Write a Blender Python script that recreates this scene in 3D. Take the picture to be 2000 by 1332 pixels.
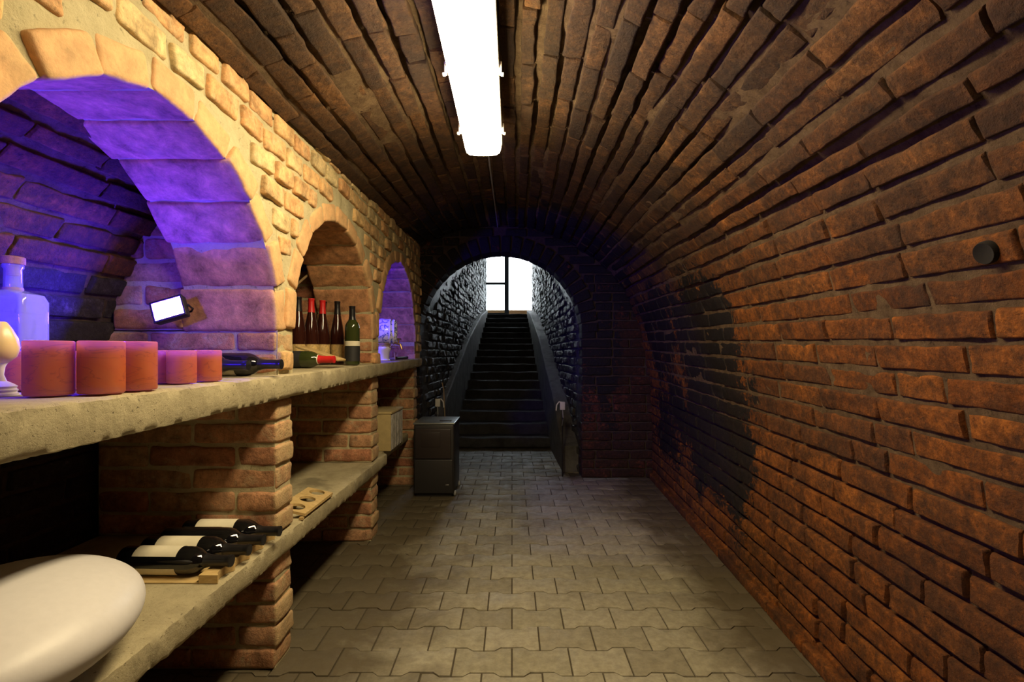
import bpy, math, random
from mathutils import Vector, Matrix, noise
random.seed(7)
for o in list(bpy.data.objects): bpy.data.objects.remove(o)
COL = bpy.context.scene.collection
SC = bpy.context.scene
PI = math.pi
R = math.radians
# ------------------------------------------------------------------ camera, world, exposure
F = 980.0
CH = 1.05
cam = bpy.data.cameras.new('camera')
cam.sensor_fit = 'HORIZONTAL'; cam.sensor_width = 36.0
cam.lens = 36.0 * F / 2000.0
cam.shift_y = 27.0 / 2000.0
cam.clip_start = 0.02; cam.clip_end = 300
camo = bpy.data.objects.new('camera', cam)
camo.location = (0, 0, CH); camo.rotation_euler = (R(90), 0, 0)
COL.objects.link(camo); SC.camera = camo
SC.view_settings.view_transform = 'Standard'
SC.view_settings.look = 'None'
SC.view_settings.gamma = 1.0
SC.view_settings.use_curve_mapping = False
SC.view_settings.exposure = 0.0
W = bpy.data.worlds.new('overcast_sky'); SC.world = W; W.use_nodes = True
W.node_tree.nodes['Background'].inputs[0].default_value = (0.86, 0.94, 1.0, 1)
W.node_tree.nodes['Background'].inputs[1].default_value = 9.0
LAMP_STRENGTH = 51.0
LAMP_COLOR = (1.0, 0.80, 0.47)
FLOOD_STRENGTH = 950.0
FLOOD_COLOR = (0.040, 0.013, 1.0)

# ------------------------------------------------------------------ node helpers
XFACE = -0.78
class NT:
    def __init__(s, name):
        s.m = bpy.data.materials.new(name); s.m.use_nodes = True
        s.t = s.m.node_tree; s.t.nodes.clear()
        s.out = s.t.nodes.new('ShaderNodeOutputMaterial')
        tc = s.t.nodes.new('ShaderNodeTexCoord'); s.co = tc.outputs['Object']
    def n(s, typ, ins=None, **kw):
        nd = s.t.nodes.new(typ)
        for k, v in kw.items(): setattr(nd, k, v)
        for k, v in (ins or {}).items():
            sock = nd.inputs[k]
            if isinstance(v, bpy.types.NodeSocket): s.t.links.new(v, sock)
            else: sock.default_value = v
        return nd
    def noise(s, scale, detail=4, rough=0.6, co=None, dist=0.0):
        return s.n('ShaderNodeTexNoise', {'Vector': co or s.co, 'Scale': scale, 'Detail': detail, 'Roughness': rough, 'Distortion': dist}).outputs['Fac']
    def ramp(s, fac, stops, interp='LINEAR'):
        r = s.n('ShaderNodeValToRGB', {'Fac': fac}); cr = r.color_ramp; cr.interpolation = interp
        while len(cr.elements) < len(stops): cr.elements.new(0.5)
        for e, (p, c) in zip(cr.elements, stops):
            e.position = p
            e.color = (c, c, c, 1) if not isinstance(c, (tuple, list)) else (*c, 1)
        return r.outputs['Color']
    def mix(s, f, a, b, mode='MIX'):
        nd = s.t.nodes.new('ShaderNodeMix'); nd.data_type = 'RGBA'; nd.blend_type = mode
        for k, v in ((0, f), (6, a), (7, b)):
            if isinstance(v, bpy.types.NodeSocket): s.t.links.new(v, nd.inputs[k])
            elif k == 0: nd.inputs[0].default_value = v
            else: nd.inputs[k].default_value = (*v, 1)
        return nd.outputs[2]
    def math(s, op, a, b=0.0, clamp=False):
        nd = s.t.nodes.new('ShaderNodeMath'); nd.operation = op; nd.use_clamp = clamp
        for k, v in ((0, a), (1, b)):
            if isinstance(v, bpy.types.NodeSocket): s.t.links.new(v, nd.inputs[k])
            else: nd.inputs[k].default_value = v
        return nd.outputs[0]
    def attr(s, name):
        return s.n('ShaderNodeAttribute', attribute_name=name).outputs['Fac']
    def bump(s, h, strength=0.5, dist=0.01, normal=None):
        ins = {'Height': h, 'Strength': strength, 'Distance': dist}
        if normal is not None: ins['Normal'] = normal
        return s.n('ShaderNodeBump', ins).outputs['Normal']
    def bsdf(s, color, rough=0.8, normal=None, **kw):
        ins = {'Roughness': rough}
        ins['Base Color'] = color if isinstance(color, bpy.types.NodeSocket) else (*color, 1)
        if normal is not None: ins['Normal'] = normal
        for k, v in kw.items(): ins[k.replace('_', ' ')] = v
        b = s.n('ShaderNodeBsdfPrincipled', ins)
        s.t.links.new(b.outputs[0], s.out.inputs[0]); return b
    def done(s): return s.m

def plain(name, color, rough=0.6, metal=0.0, bump=0.0, bscale=80, var=0.0, **kw):
    t = NT(name)
    c = color
    if var:
        c = t.mix(t.ramp(t.noise(bscale * 0.3, 4), [(0.35, 0.0), (0.65, 1.0)]), tuple(x * (1 - var) for x in color), tuple(min(1, x * (1 + var)) for x in color))
    nrm = t.bump(t.noise(bscale, 4), bump, 0.003) if bump else None
    t.bsdf(c, rough, nrm, Metallic=metal, **kw)
    return t.done()

def box_mask(t, axis_out, lo, hi, soft):
    a = t.n('ShaderNodeMapRange', {'Value': axis_out, 'From Min': lo - soft, 'From Max': lo + soft}).outputs[0]
    b = t.n('ShaderNodeMapRange', {'Value': axis_out, 'From Min': hi + soft, 'From Max': hi - soft}).outputs[0]
    return t.math('MULTIPLY', a, b)

def brick_mat(name, pal, dark=0.0, soot=None, pits=0.5, lime=0.2, limec=(0.5, 0.42, 0.3), rough=0.85, bs=0.6, gloss_soot=False, crown=None, face=0.0, facec=(0.66, 0.50, 0.26), sootc=(0.012, 0.011, 0.011)):
    t = NT(name)
    rnd = t.attr('rnd')
    n = len(pal)
    base = t.ramp(rnd, [(i / (n - 1), c) for i, c in enumerate(pal)])
    cz = None
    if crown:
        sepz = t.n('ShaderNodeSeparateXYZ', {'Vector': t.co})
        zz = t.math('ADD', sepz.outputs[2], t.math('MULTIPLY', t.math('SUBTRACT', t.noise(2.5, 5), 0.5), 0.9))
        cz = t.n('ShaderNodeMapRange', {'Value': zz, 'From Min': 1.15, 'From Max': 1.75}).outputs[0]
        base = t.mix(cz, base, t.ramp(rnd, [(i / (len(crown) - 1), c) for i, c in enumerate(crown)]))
    mott = t.ramp(t.noise(17, 9, 0.72, dist=0.3), [(0.32, 0.38), (0.68, 1.45)])
    c = t.mix(1.0, base, mott, 'MULTIPLY')
    # pale lime bloom
    lm = t.ramp(t.noise(14, 8, 0.75, dist=0.6), [(0.52, 0.0), (0.68, lime)])
    c = t.mix(lm, c, limec)
    if face:
        sx = t.n('ShaderNodeSeparateXYZ', {'Vector': t.co})
        fm = t.n('ShaderNodeMapRange', {'Value': t.math('ADD', sx.outputs[0], t.math('MULTIPLY', t.math('SUBTRACT', t.noise(30, 5), .5), .02)), 'From Min': XFACE - .014, 'From Max': XFACE - .004}).outputs[0]
        c = t.mix(t.math('MULTIPLY', t.math('MULTIPLY', fm, face), t.ramp(t.noise(20, 6, .7), [(.3, .55), (.6, 1.0)])), c, facec)
    fine = t.noise(95, 5, 0.7)
    if dark:
        gr = t.ramp(t.noise(48, 9, 0.8, dist=0.3), [(0.42, 0.0), (0.56, 0.30 + 0.45 * dark)])
        c = t.mix(gr, c, tuple(x * 0.18 for x in pal[0]))
    pit = t.ramp(fine, [(0.30, pits), (0.44, 0.0)])
    c = t.mix(pit, c, tuple(x * 0.12 for x in pal[0]))
    sn = t.noise(3.2, 8, 0.72, dist=0.4)
    sn2 = t.noise(40, 6, 0.7)
    snn = t.math('ADD', t.math('MULTIPLY', sn, 0.6), t.math('MULTIPLY', sn2, 0.4))
    if dark:
        dsn = t.math('ADD', snn, t.math('MULTIPLY', cz, 0.035)) if cz else snn
        dm = t.ramp(dsn, [(0.5 - dark * 0.18, 0.0), (0.62 - dark * 0.18, min(1, 0.35 + dark * 0.6))])
        c = t.mix(dm, c, (0.022, 0.016, 0.012))
    rr = rough
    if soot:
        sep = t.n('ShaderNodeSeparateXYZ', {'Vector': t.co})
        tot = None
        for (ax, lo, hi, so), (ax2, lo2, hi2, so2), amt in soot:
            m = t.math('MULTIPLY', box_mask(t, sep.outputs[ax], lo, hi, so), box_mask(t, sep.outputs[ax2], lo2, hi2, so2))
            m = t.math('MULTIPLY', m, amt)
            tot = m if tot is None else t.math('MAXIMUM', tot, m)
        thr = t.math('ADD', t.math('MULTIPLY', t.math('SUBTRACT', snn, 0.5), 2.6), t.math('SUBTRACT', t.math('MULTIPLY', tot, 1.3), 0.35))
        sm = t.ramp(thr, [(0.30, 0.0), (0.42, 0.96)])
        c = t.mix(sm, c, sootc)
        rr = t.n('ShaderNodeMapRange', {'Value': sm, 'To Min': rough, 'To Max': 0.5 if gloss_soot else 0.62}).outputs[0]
    h = t.math('ADD', t.math('MULTIPLY', t.noise(38, 8, 0.72), 1.0), t.math('MULTIPLY', fine, 0.45))
    t.bsdf(c, rr, t.bump(h, bs, 0.012), Specular_IOR_Level=0.35)
    return t.done()

def mortar_mat(name, a, b, bs=0.7):
    t = NT(name)
    c = t.mix(t.ramp(t.noise(18, 7, 0.7), [(0.35, 0.0), (0.65, 1.0)]), a, b)
    c = t.mix(t.ramp(t.noise(60, 5, 0.7), [(0.28, 0.7), (0.42, 0.0)]), c, tuple(x * 0.15 for x in a))
    t.bsdf(c, 0.95, t.bump(t.noise(55, 8, 0.75), bs, 0.012), Specular_IOR_Level=0.2)
    return t.done()

M = {}
SOOT_DARK = [((1, 2.15, 3.25, .25), (2, .20, 1.50, .25), 0.93), ((1, 2.9, 4.4, .5), (2, 0.15, 1.6, .2), 0.70), ((1, 3.1, 4.8, .6), (2, 1.5, 2.5, .2), 0.72)]  # soot on the right wall; the last entry darkens the far ceiling
M['vault_brick'] = brick_mat('vault_brick', [(0.21, 0.062, 0.010), (0.38, 0.116, 0.014), (0.27, 0.083, 0.013), (0.44, 0.142, 0.019), (0.23, 0.077, 0.018)], dark=0.36, soot=SOOT_DARK, pits=0.7, lime=0.10, limec=(0.30, 0.20, 0.10), bs=0.9, crown=[(0.060, 0.030, 0.013), (0.18, 0.085, 0.026), (0.09, 0.046, 0.018), (0.25, 0.115, 0.034), (0.13, 0.065, 0.024)])
M['vault_mortar'] = mortar_mat('vault_mortar', (0.10, 0.062, 0.033), (0.21, 0.14, 0.075), 1.0)
M['arcade_brick'] = brick_mat('arcade_brick', [(0.66, 0.43, 0.19), (0.70, 0.38, 0.17), (0.68, 0.53, 0.27), (0.64, 0.33, 0.14), (0.70, 0.53, 0.27)], pits=0.35, lime=0.85, limec=(0.64, 0.52, 0.29), bs=0.5)
M['arcade_mortar'] = mortar_mat('arcade_mortar', (0.50, 0.43, 0.25), (0.62, 0.54, 0.33), 0.7)
M['pier_brick'] = brick_mat('pier_brick', [(0.50, 0.22, 0.12), (0.58, 0.30, 0.15), (0.44, 0.17, 0.09), (0.60, 0.36, 0.19)], pits=0.45, lime=0.75, limec=(0.58, 0.45, 0.27), bs=0.8, face=0.75)
M['soffit_brick'] = brick_mat('soffit_brick', [(0.54, 0.26, 0.13), (0.62, 0.32, 0.15), (0.58, 0.28, 0.13)], pits=0.15, lime=0.4, limec=(0.55, 0.36, 0.18), bs=0.35, face=0.6, facec=(0.68, 0.46, 0.22))
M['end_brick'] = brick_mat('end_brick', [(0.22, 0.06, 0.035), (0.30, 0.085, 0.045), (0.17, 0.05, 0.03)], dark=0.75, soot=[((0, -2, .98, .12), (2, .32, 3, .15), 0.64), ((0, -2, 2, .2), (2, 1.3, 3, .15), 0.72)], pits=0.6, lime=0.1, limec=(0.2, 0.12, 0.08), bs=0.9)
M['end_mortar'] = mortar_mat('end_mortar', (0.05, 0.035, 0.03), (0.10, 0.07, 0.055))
M['passage_brick'] = brick_mat('passage_brick', [(0.06, 0.058, 0.06), (0.10, 0.097, 0.095), (0.075, 0.075, 0.08), (0.13, 0.125, 0.115)], dark=0.35, pits=0.5, lime=0.2, limec=(0.25, 0.25, 0.25), rough=0.45, bs=1.0)
M['passage_mortar'] = mortar_mat('passage_mortar', (0.06, 0.06, 0.06), (0.1, 0.1, 0.1))
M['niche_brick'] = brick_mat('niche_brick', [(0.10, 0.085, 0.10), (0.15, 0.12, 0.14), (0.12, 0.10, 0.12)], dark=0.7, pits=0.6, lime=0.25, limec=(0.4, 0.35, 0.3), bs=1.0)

def concrete(name, a, b, rough=0.9):
    t = NT(name)
    c = t.mix(t.ramp(t.noise(7, 8, 0.7, dist=0.3), [(0.35, 0.0), (0.65, 1.0)]), a, b)
    c = t.mix(t.ramp(t.noise(2.4, 5, 0.6, dist=1.2), [(0.55, 0.0), (0.66, 0.55)]), c, tuple(x * 0.35 for x in a))
    c = t.mix(t.ramp(t.noise(110, 4, 0.7), [(0.27, 0.85), (0.36, 0.0)]), c, tuple(x * 0.15 for x in a))
    t.bsdf(c, rough, t.bump(t.math('ADD', t.noise(70, 8, 0.75), t.math('MULTIPLY', t.ramp(t.noise(110, 4, .7), [(0.25, 0.0), (0.38, 1.0)]), 0.8)), 0.7, 0.006), Specular_IOR_Level=0.25)
    return t.done()
M['shelf_concrete'] = concrete('shelf_concrete', (0.34, 0.29, 0.18), (0.50, 0.43, 0.27))
def paver():
    t = NT('paver_stone')
    rnd = t.attr('rnd')
    c = t.ramp(rnd, [(0, (0.27, 0.24, 0.165)), (0.5, (0.38, 0.345, 0.25)), (1, (0.32, 0.29, 0.20))])
    c = t.mix(1.0, c, t.ramp(t.noise(30, 7, 0.7), [(0.3, 0.7), (0.7, 1.2)]), 'MULTIPLY')
    sep = t.n('ShaderNodeSeparateXYZ', {'Vector': t.co})
    # brown damp dirt gathered along the shelf side and at the right wall; browner towards the far end
    e1 = t.n('ShaderNodeMapRange', {'Value': sep.outputs[0], 'From Min': -0.12, 'From Max': -0.62}).outputs[0]
    e2 = t.n('ShaderNodeMapRange', {'Value': sep.outputs[0], 'From Min': 0.62, 'From Max': 1.0}).outputs[0]
    e3 = t.n('ShaderNodeMapRange', {'Value': sep.outputs[1], 'From Min': 2.4, 'From Max': 6.0}).outputs[0]
    m = t.math('MAXIMUM', t.math('MAXIMUM', e1, e2), e3)
    d = t.math('ADD', t.math('MULTIPLY', m, 0.42), t.math('MULTIPLY', t.noise(2.6, 7, 0.65, dist=0.5), 0.9))
    d = t.ramp(d, [(0.52, 0.0), (0.78, 0.85)])
    c = t.mix(d, c, (0.085, 0.062, 0.032))
    c = t.mix(t.ramp(t.noise(5, 8, 0.75, dist=1.0), [(0.58, 0.0), (0.72, 0.35)]), c, (0.33, 0.32, 0.22))
    t.bsdf(c, t.ramp(t.noise(9, 5), [(0.3, 0.5), (0.7, 0.8)]), t.bump(t.noise(90, 8, 0.7), 0.45, 0.004), Specular_IOR_Level=0.35)
    return t.done()
M['paver'] = paver()
M['joint'] = plain('joint_sand', (0.07, 0.055, 0.035), 1.0, bump=0.5)
def wood(name, a, b, sc=1.0, axis=(1, 8, 8)):
    t = NT(name)
    mp = t.n('ShaderNodeMapping', {'Vector': t.co, 'Scale': tuple(x * sc for x in axis)}).outputs[0]
    c = t.mix(t.ramp(t.noise(12, 6, 0.6, co=mp, dist=1.5), [(0.35, 0), (0.65, 1)]), a, b)
    t.bsdf(c, 0.6, t.bump(t.noise(20, 5, co=mp), 0.2, 0.002))
    return t.done()
M['pine'] = wood('pine_wood', (0.50, 0.33, 0.12), (0.66, 0.48, 0.22))
M['door_wood'] = wood('sill_wood', (0.35, 0.17, 0.06), (0.48, 0.26, 0.1))
M['grey_paint'] = plain('grey_painted_frame', (0.13, 0.14, 0.15), 0.5, bump=0.1)
M['white_plastic'] = plain('white_plastic', (0.75, 0.73, 0.68), 0.35, bump=0.05)
M['grey_plastic'] = plain('grey_plastic', (0.35, 0.35, 0.34), 0.45, bump=0.05)
M['black_plastic'] = plain('black_plastic', (0.018, 0.016, 0.016), 0.45, bump=0.1)
M['cab_dark'] = plain('cabinet_charcoal', (0.030, 0.027, 0.027), 0.45, bump=0.1, bscale=200)
M['cab_panel'] = plain('cabinet_panel_brown', (0.034, 0.025, 0.024), 0.38, bump=0.08, bscale=200)
M['cab_top'] = plain('cabinet_grey_metal', (0.28, 0.30, 0.30), 0.28, metal=0.5, bump=0.1)
M['steel'] = plain('brushed_steel', (0.5, 0.5, 0.5), 0.3, metal=1.0)
M['brass'] = plain('aged_brass', (0.35, 0.22, 0.09), 0.35, metal=1.0, var=0.3)
M['black_glass'] = plain('black_bottle_glass', (0.006, 0.006, 0.007), 0.05, Coat_Weight=0.6, Coat_Roughness=0.02)
M['brown_glass'] = plain('brown_bottle_glass', (0.035, 0.009, 0.006), 0.08, Coat_Weight=0.5)
M['green_glass'] = plain('green_bottle_glass', (0.035, 0.045, 0.012), 0.08, Coat_Weight=0.5)
M['black_cap'] = plain('black_capsule_foil', (0.012, 0.011, 0.012), 0.32, bump=0.1)
M['red_cap'] = plain('red_capsule_foil', (0.62, 0.02, 0.02), 0.35, bump=0.08)
M['label_cream'] = plain('cream_paper_label', (0.72, 0.66, 0.50), 0.7, var=0.06, bscale=60)
M['label_dark'] = plain('black_paper_label', (0.02, 0.02, 0.022), 0.6, var=0.1)
M['label_gold'] = plain('gold_printed_label', (0.62, 0.42, 0.16), 0.5, var=0.25, bscale=300)
M['cork'] = plain('cork_stopper', (0.34, 0.17, 0.05), 0.85, bump=0.5, var=0.2, bscale=300)
M['twine'] = plain('jute_twine', (0.35, 0.24, 0.12), 0.9, bump=0.6, bscale=400)
M['white_oval'] = plain('matt_white_fibreglass', (0.73, 0.70, 0.70), 0.42, bump=0.04, bscale=200, var=0.02)
M['card'] = plain('pale_cardboard', (0.50, 0.38, 0.17), 0.8, bump=0.2, var=0.08)
M['card_grey'] = plain('grey_printed_card', (0.42, 0.40, 0.36), 0.7, var=0.25, bscale=60)
M['cream_ceramic'] = plain('cream_ceramic', (0.78, 0.62, 0.30), 0.3, var=0.05)
M['terrace'] = plain('terrace_stone', (0.5, 0.48, 0.44), 0.8, bump=0.3)
def emis(name, col, st):
    t = NT(name)
    e = t.n('ShaderNodeEmission', {'Color': (*col, 1), 'Strength': st})
    t.t.links.new(e.outputs[0], t.out.inputs[0]); return t.done()
M['diffuser'] = emis('lit_diffuser', LAMP_COLOR, LAMP_STRENGTH)
M['flood'] = emis('lit_violet_leds', FLOOD_COLOR, FLOOD_STRENGTH)
M['flood_dim'] = emis('lit_violet_leds_dim', FLOOD_COLOR, FLOOD_STRENGTH * 0.6)
M['flood_far'] = emis('lit_violet_leds_far', FLOOD_COLOR, FLOOD_STRENGTH * 0.7)
def glass(name, col=(1, 1, 1), rough=0.02, tw=1.0):
    t = NT(name)
    t.bsdf(col, rough, None, Transmission_Weight=tw, IOR=1.45); return t.done()
M['clear_glass'] = glass('clear_glass', (0.93, 0.95, 1.0), 0.06, 0.82)
def pane():
    t = NT('window_pane_glass')
    a = t.n('ShaderNodeBsdfTransparent', {'Color': (0.92, 0.95, 0.95, 1)})
    g = t.n('ShaderNodeBsdfGlossy', {'Roughness': 0.03})
    fr = t.n('ShaderNodeFresnel', {'IOR': 1.45})
    mx = t.n('ShaderNodeMixShader', {0: fr.outputs[0], 1: a.outputs[0], 2: g.outputs[0]})
    t.t.links.new(mx.outputs[0], t.out.inputs[0]); return t.done()
M['pane'] = pane()
def alabaster():
    t = NT('orange_alabaster')
    v = t.noise(9, 5, 0.55, dist=1.5)
    c = t.mix(t.ramp(v, [(0.3, 0), (0.7, 1)]), (0.66, 0.20, 0.045), (0.74, 0.30, 0.10))
    mp = t.n('ShaderNodeMapping', {'Vector': t.co, 'Scale': (3, 3, 14), 'Rotation': (0.15, 0.2, 0)}).outputs[0]
    vein = t.noise(1.6, 5, 0.5, co=mp, dist=0.8)
    ln = t.ramp(t.math('ABSOLUTE', t.math('SUBTRACT', vein, 0.5)), [(0.0, 0.65), (0.006, 0.0)])
    c = t.mix(ln, c, (0.28, 0.05, 0.05))
    d = t.n('ShaderNodeBsdfPrincipled', {'Base Color': c, 'Roughness': 0.45})
    tr = t.n('ShaderNodeBsdfTranslucent', {'Color': t.mix(0.5, c, (1.0, 0.7, 0.9))})
    mx = t.n('ShaderNodeMixShader', {0: 0.66, 1: d.outputs[0], 2: tr.outputs[0]})
    t.t.links.new(mx.outputs[0], t.out.inputs[0]); return t.done()
M['alabaster'] = alabaster()
def keg_mat():
    t = NT('blue_painted_ceramic')
    v = t.n('ShaderNodeTexVoronoi', {'Vector': t.co, 'Scale': 34.0}, feature='DISTANCE_TO_EDGE').outputs['Distance']
    w = t.noise(45, 3, 0.5, dist=2.5)
    m = t.math('MULTIPLY', t.ramp(v, [(0.05, 1.0), (0.16, 0.0)]), t.ramp(w, [(0.42, 0), (0.5, 1)]))
    t.bsdf(t.mix(m, (0.82, 0.80, 0.76), (0.06, 0.09, 0.35)), 0.2)
    return t.done()
M['keg'] = keg_mat()
M['white_ceramic'] = plain('white_glazed_ceramic', (0.82, 0.8, 0.76), 0.2)
def lace():
    t = NT('lace_pattern_ceramic')
    v = t.n('ShaderNodeTexVoronoi', {'Vector': t.co, 'Scale': 150.0}, feature='DISTANCE_TO_EDGE').outputs['Distance']
    t.bsdf(t.mix(t.ramp(v, [(0.06, 0), (0.2, 1)]), (0.85, 0.8, 0.78), (0.22, 0.12, 0.16)), 0.5); return t.done()
M['lace'] = lace()
M['hole'] = plain('dark_cavity', (0.01, 0.008, 0.006), 1.0)

# ------------------------------------------------------------------ object helpers
def tag(o, label=None, cat=None, group=None, kind=None):
    if label: o['label'] = label
    if cat: o['category'] = cat
    if group: o['group'] = group
    if kind: o['kind'] = kind
    return o
def empty(name, loc=(0, 0, 0), rot=(0, 0, 0)):
    o = bpy.data.objects.new(name, None); COL.objects.link(o)
    o.location = loc; o.rotation_euler = rot; o.empty_display_size = 0.05
    return o
class MB:
    """Mesh builder: vertices, faces, material index, per-vertex rnd."""
    def __init__(s): s.v = []; s.f = []; s.mi = []; s.r = []
    def add(s, vs, fs, mi=0, rnd=0.5):
        b = len(s.v); s.v.extend([tuple(v) for v in vs]); s.r.extend([rnd] * len(vs))
        for f in fs: s.f.append(tuple(b + i for i in f)); s.mi.append(mi)
    def build(s, name, mats, parent=None, smooth=True, angle=40):
        me = bpy.data.meshes.new(name); me.from_pydata(s.v, [], s.f)
        if not isinstance(mats, (list, tuple)): mats = [mats]
        for m in mats: me.materials.append(m)
        me.polygons.foreach_set('material_index', s.mi)
        a = me.attributes.new('rnd', 'FLOAT', 'POINT'); a.data.foreach_set('value', s.r)
        me.polygons.foreach_set('use_smooth', [smooth] * len(me.polygons))
        me.validate(); me.update()
        if smooth and angle < 180: me.set_sharp_from_angle(angle=R(angle))
        o = bpy.data.objects.new(name, me); COL.objects.link(o)
        if parent: o.parent = parent
        return o
def box(mb, x0, y0, z0, x1, y1, z1, mi=0, bev=0.0, rnd=0.5, mat=None):
    """box with rounded edges (rounded by clamping a subdivided box)"""
    c = Vector(((x0 + x1) / 2, (y0 + y1) / 2, (z0 + z1) / 2)); h = Vector((abs(x1 - x0) / 2, abs(y1 - y0) / 2, abs(z1 - z0) / 2))
    rbox(mb, Matrix.Translation(c) if mat is None else mat @ Matrix.Translation(c), h, bev, (1, 1, 1), 0, mi, rnd)
def rbox(mb, mat, h, r, div, amp=0.0, mi=0, rnd=0.5, seed=0.0, freq=16):
    r = min(r, min(h) * 0.95)
    def ax(hh, n):
        if r <= 0: return [-hh + 2 * hh * i / n for i in range(n + 1)]
        k = 0.42
        inner = [-(hh - r) + 2 * (hh - r) * i / n for i in range(n + 1)]
        return [-hh, -hh + r * k] + inner + [hh - r * k, hh]
    A = [ax(h[i], div[i]) for i in range(3)]
    idx = {}; vs = []; fs = []
    def vert(i, j, k):
        key = (i, j, k)
        if key in idx: return idx[key]
        p = Vector((A[0][i], A[1][j], A[2][k]))
        if r > 0:
            q = Vector([max(-h[m] + r, min(h[m] - r, p[m])) for m in range(3)])
            d = p - q
            if d.length > 1e-9: p = q + d.normalized() * r
        w = mat @ p
        if amp:
            w = w + noise.noise_vector(w * freq + Vector((seed, 0, 0))) * amp + noise.noise_vector(w * freq * 3.1 + Vector((0, seed, 0))) * amp * 0.45
        idx[key] = len(vs); vs.append(w); return idx[key]
    n = [len(a) - 1 for a in A]
    for i in range(n[0]):
        for j in range(n[1]):
            fs.append((vert(i, j, 0), vert(i, j + 1, 0), vert(i + 1, j + 1, 0), vert(i + 1, j, 0)))
            fs.append((vert(i, j, n[2]), vert(i + 1, j, n[2]), vert(i + 1, j + 1, n[2]), vert(i, j + 1, n[2])))
    for i in range(n[0]):
        for k in range(n[2]):
            fs.append((vert(i, 0, k), vert(i + 1, 0, k), vert(i + 1, 0, k + 1), vert(i, 0, k + 1)))
            fs.append((vert(i, n[1], k), vert(i, n[1], k + 1), vert(i + 1, n[1], k + 1), vert(i + 1, n[1], k)))
    for j in range(n[1]):
        for k in range(n[2]):
            fs.append((vert(0, j, k), vert(0, j, k + 1), vert(0, j + 1, k + 1), vert(0, j + 1, k)))
            fs.append((vert(n[0], j, k), vert(n[0], j + 1, k), vert(n[0], j + 1, k + 1), vert(n[0], j, k + 1)))
    mb.add(vs, fs, mi, rnd)
def tube(mb, pts, r, seg=8, mi=0, cap=True):
    vs = []; fs = []; n = len(pts); pts = [Vector(p) for p in pts]
    up = Vector((0, 0, 1))
    for i, p in enumerate(pts):
        d = (pts[min(i + 1, n - 1)] - pts[max(i - 1, 0)]).normalized()
        a = d.cross(up)
        if a.length < 0.05: a = d.cross(Vector((1, 0, 0)))
        a.normalize(); b = d.cross(a)
        rr = r[i] if isinstance(r, (list, tuple)) else r
        for k in range(seg):
            t = 2 * PI * k / seg; vs.append(p + a * math.cos(t) * rr + b * math.sin(t) * rr)
    for i in range(n - 1):
        for k in range(seg):
            k2 = (k + 1) % seg
            fs.append((i * seg + k, i * seg + k2, (i + 1) * seg + k2, (i + 1) * seg + k))
    if cap:
        fs.append(tuple(range(seg - 1, -1, -1))); fs.append(tuple((n - 1) * seg + k for k in range(seg)))
    mb.add(vs, fs, mi)
def lathe(mb, prof, seg=32, mi=0, mat=None, a0=0.0, a1=2 * PI):
    vs = []; fs = []; full = abs(a1 - a0 - 2 * PI) < 1e-6; m = seg if full else seg + 1
    for (r, z) in prof:
        for k in range(m):
            t = a0 + (a1 - a0) * k / seg; p = Vector((r * math.cos(t), r * math.sin(t), z))
            vs.append(mat @ p if mat else p)
    for i in range(len(prof) - 1):
        for k in range(seg):
            k2 = (k + 1) % m if full else k + 1
            fs.append((i * m + k, i * m + k2, (i + 1) * m + k2, (i + 1) * m + k))
    mb.add(vs, fs, mi)
def copy_tree(o, parent=None):
    c = o.copy(); COL.objects.link(c)
    if parent: c.parent = parent
    for ch in [x for x in bpy.data.objects if x.parent == o]: copy_tree(ch, c)
    return c
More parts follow.
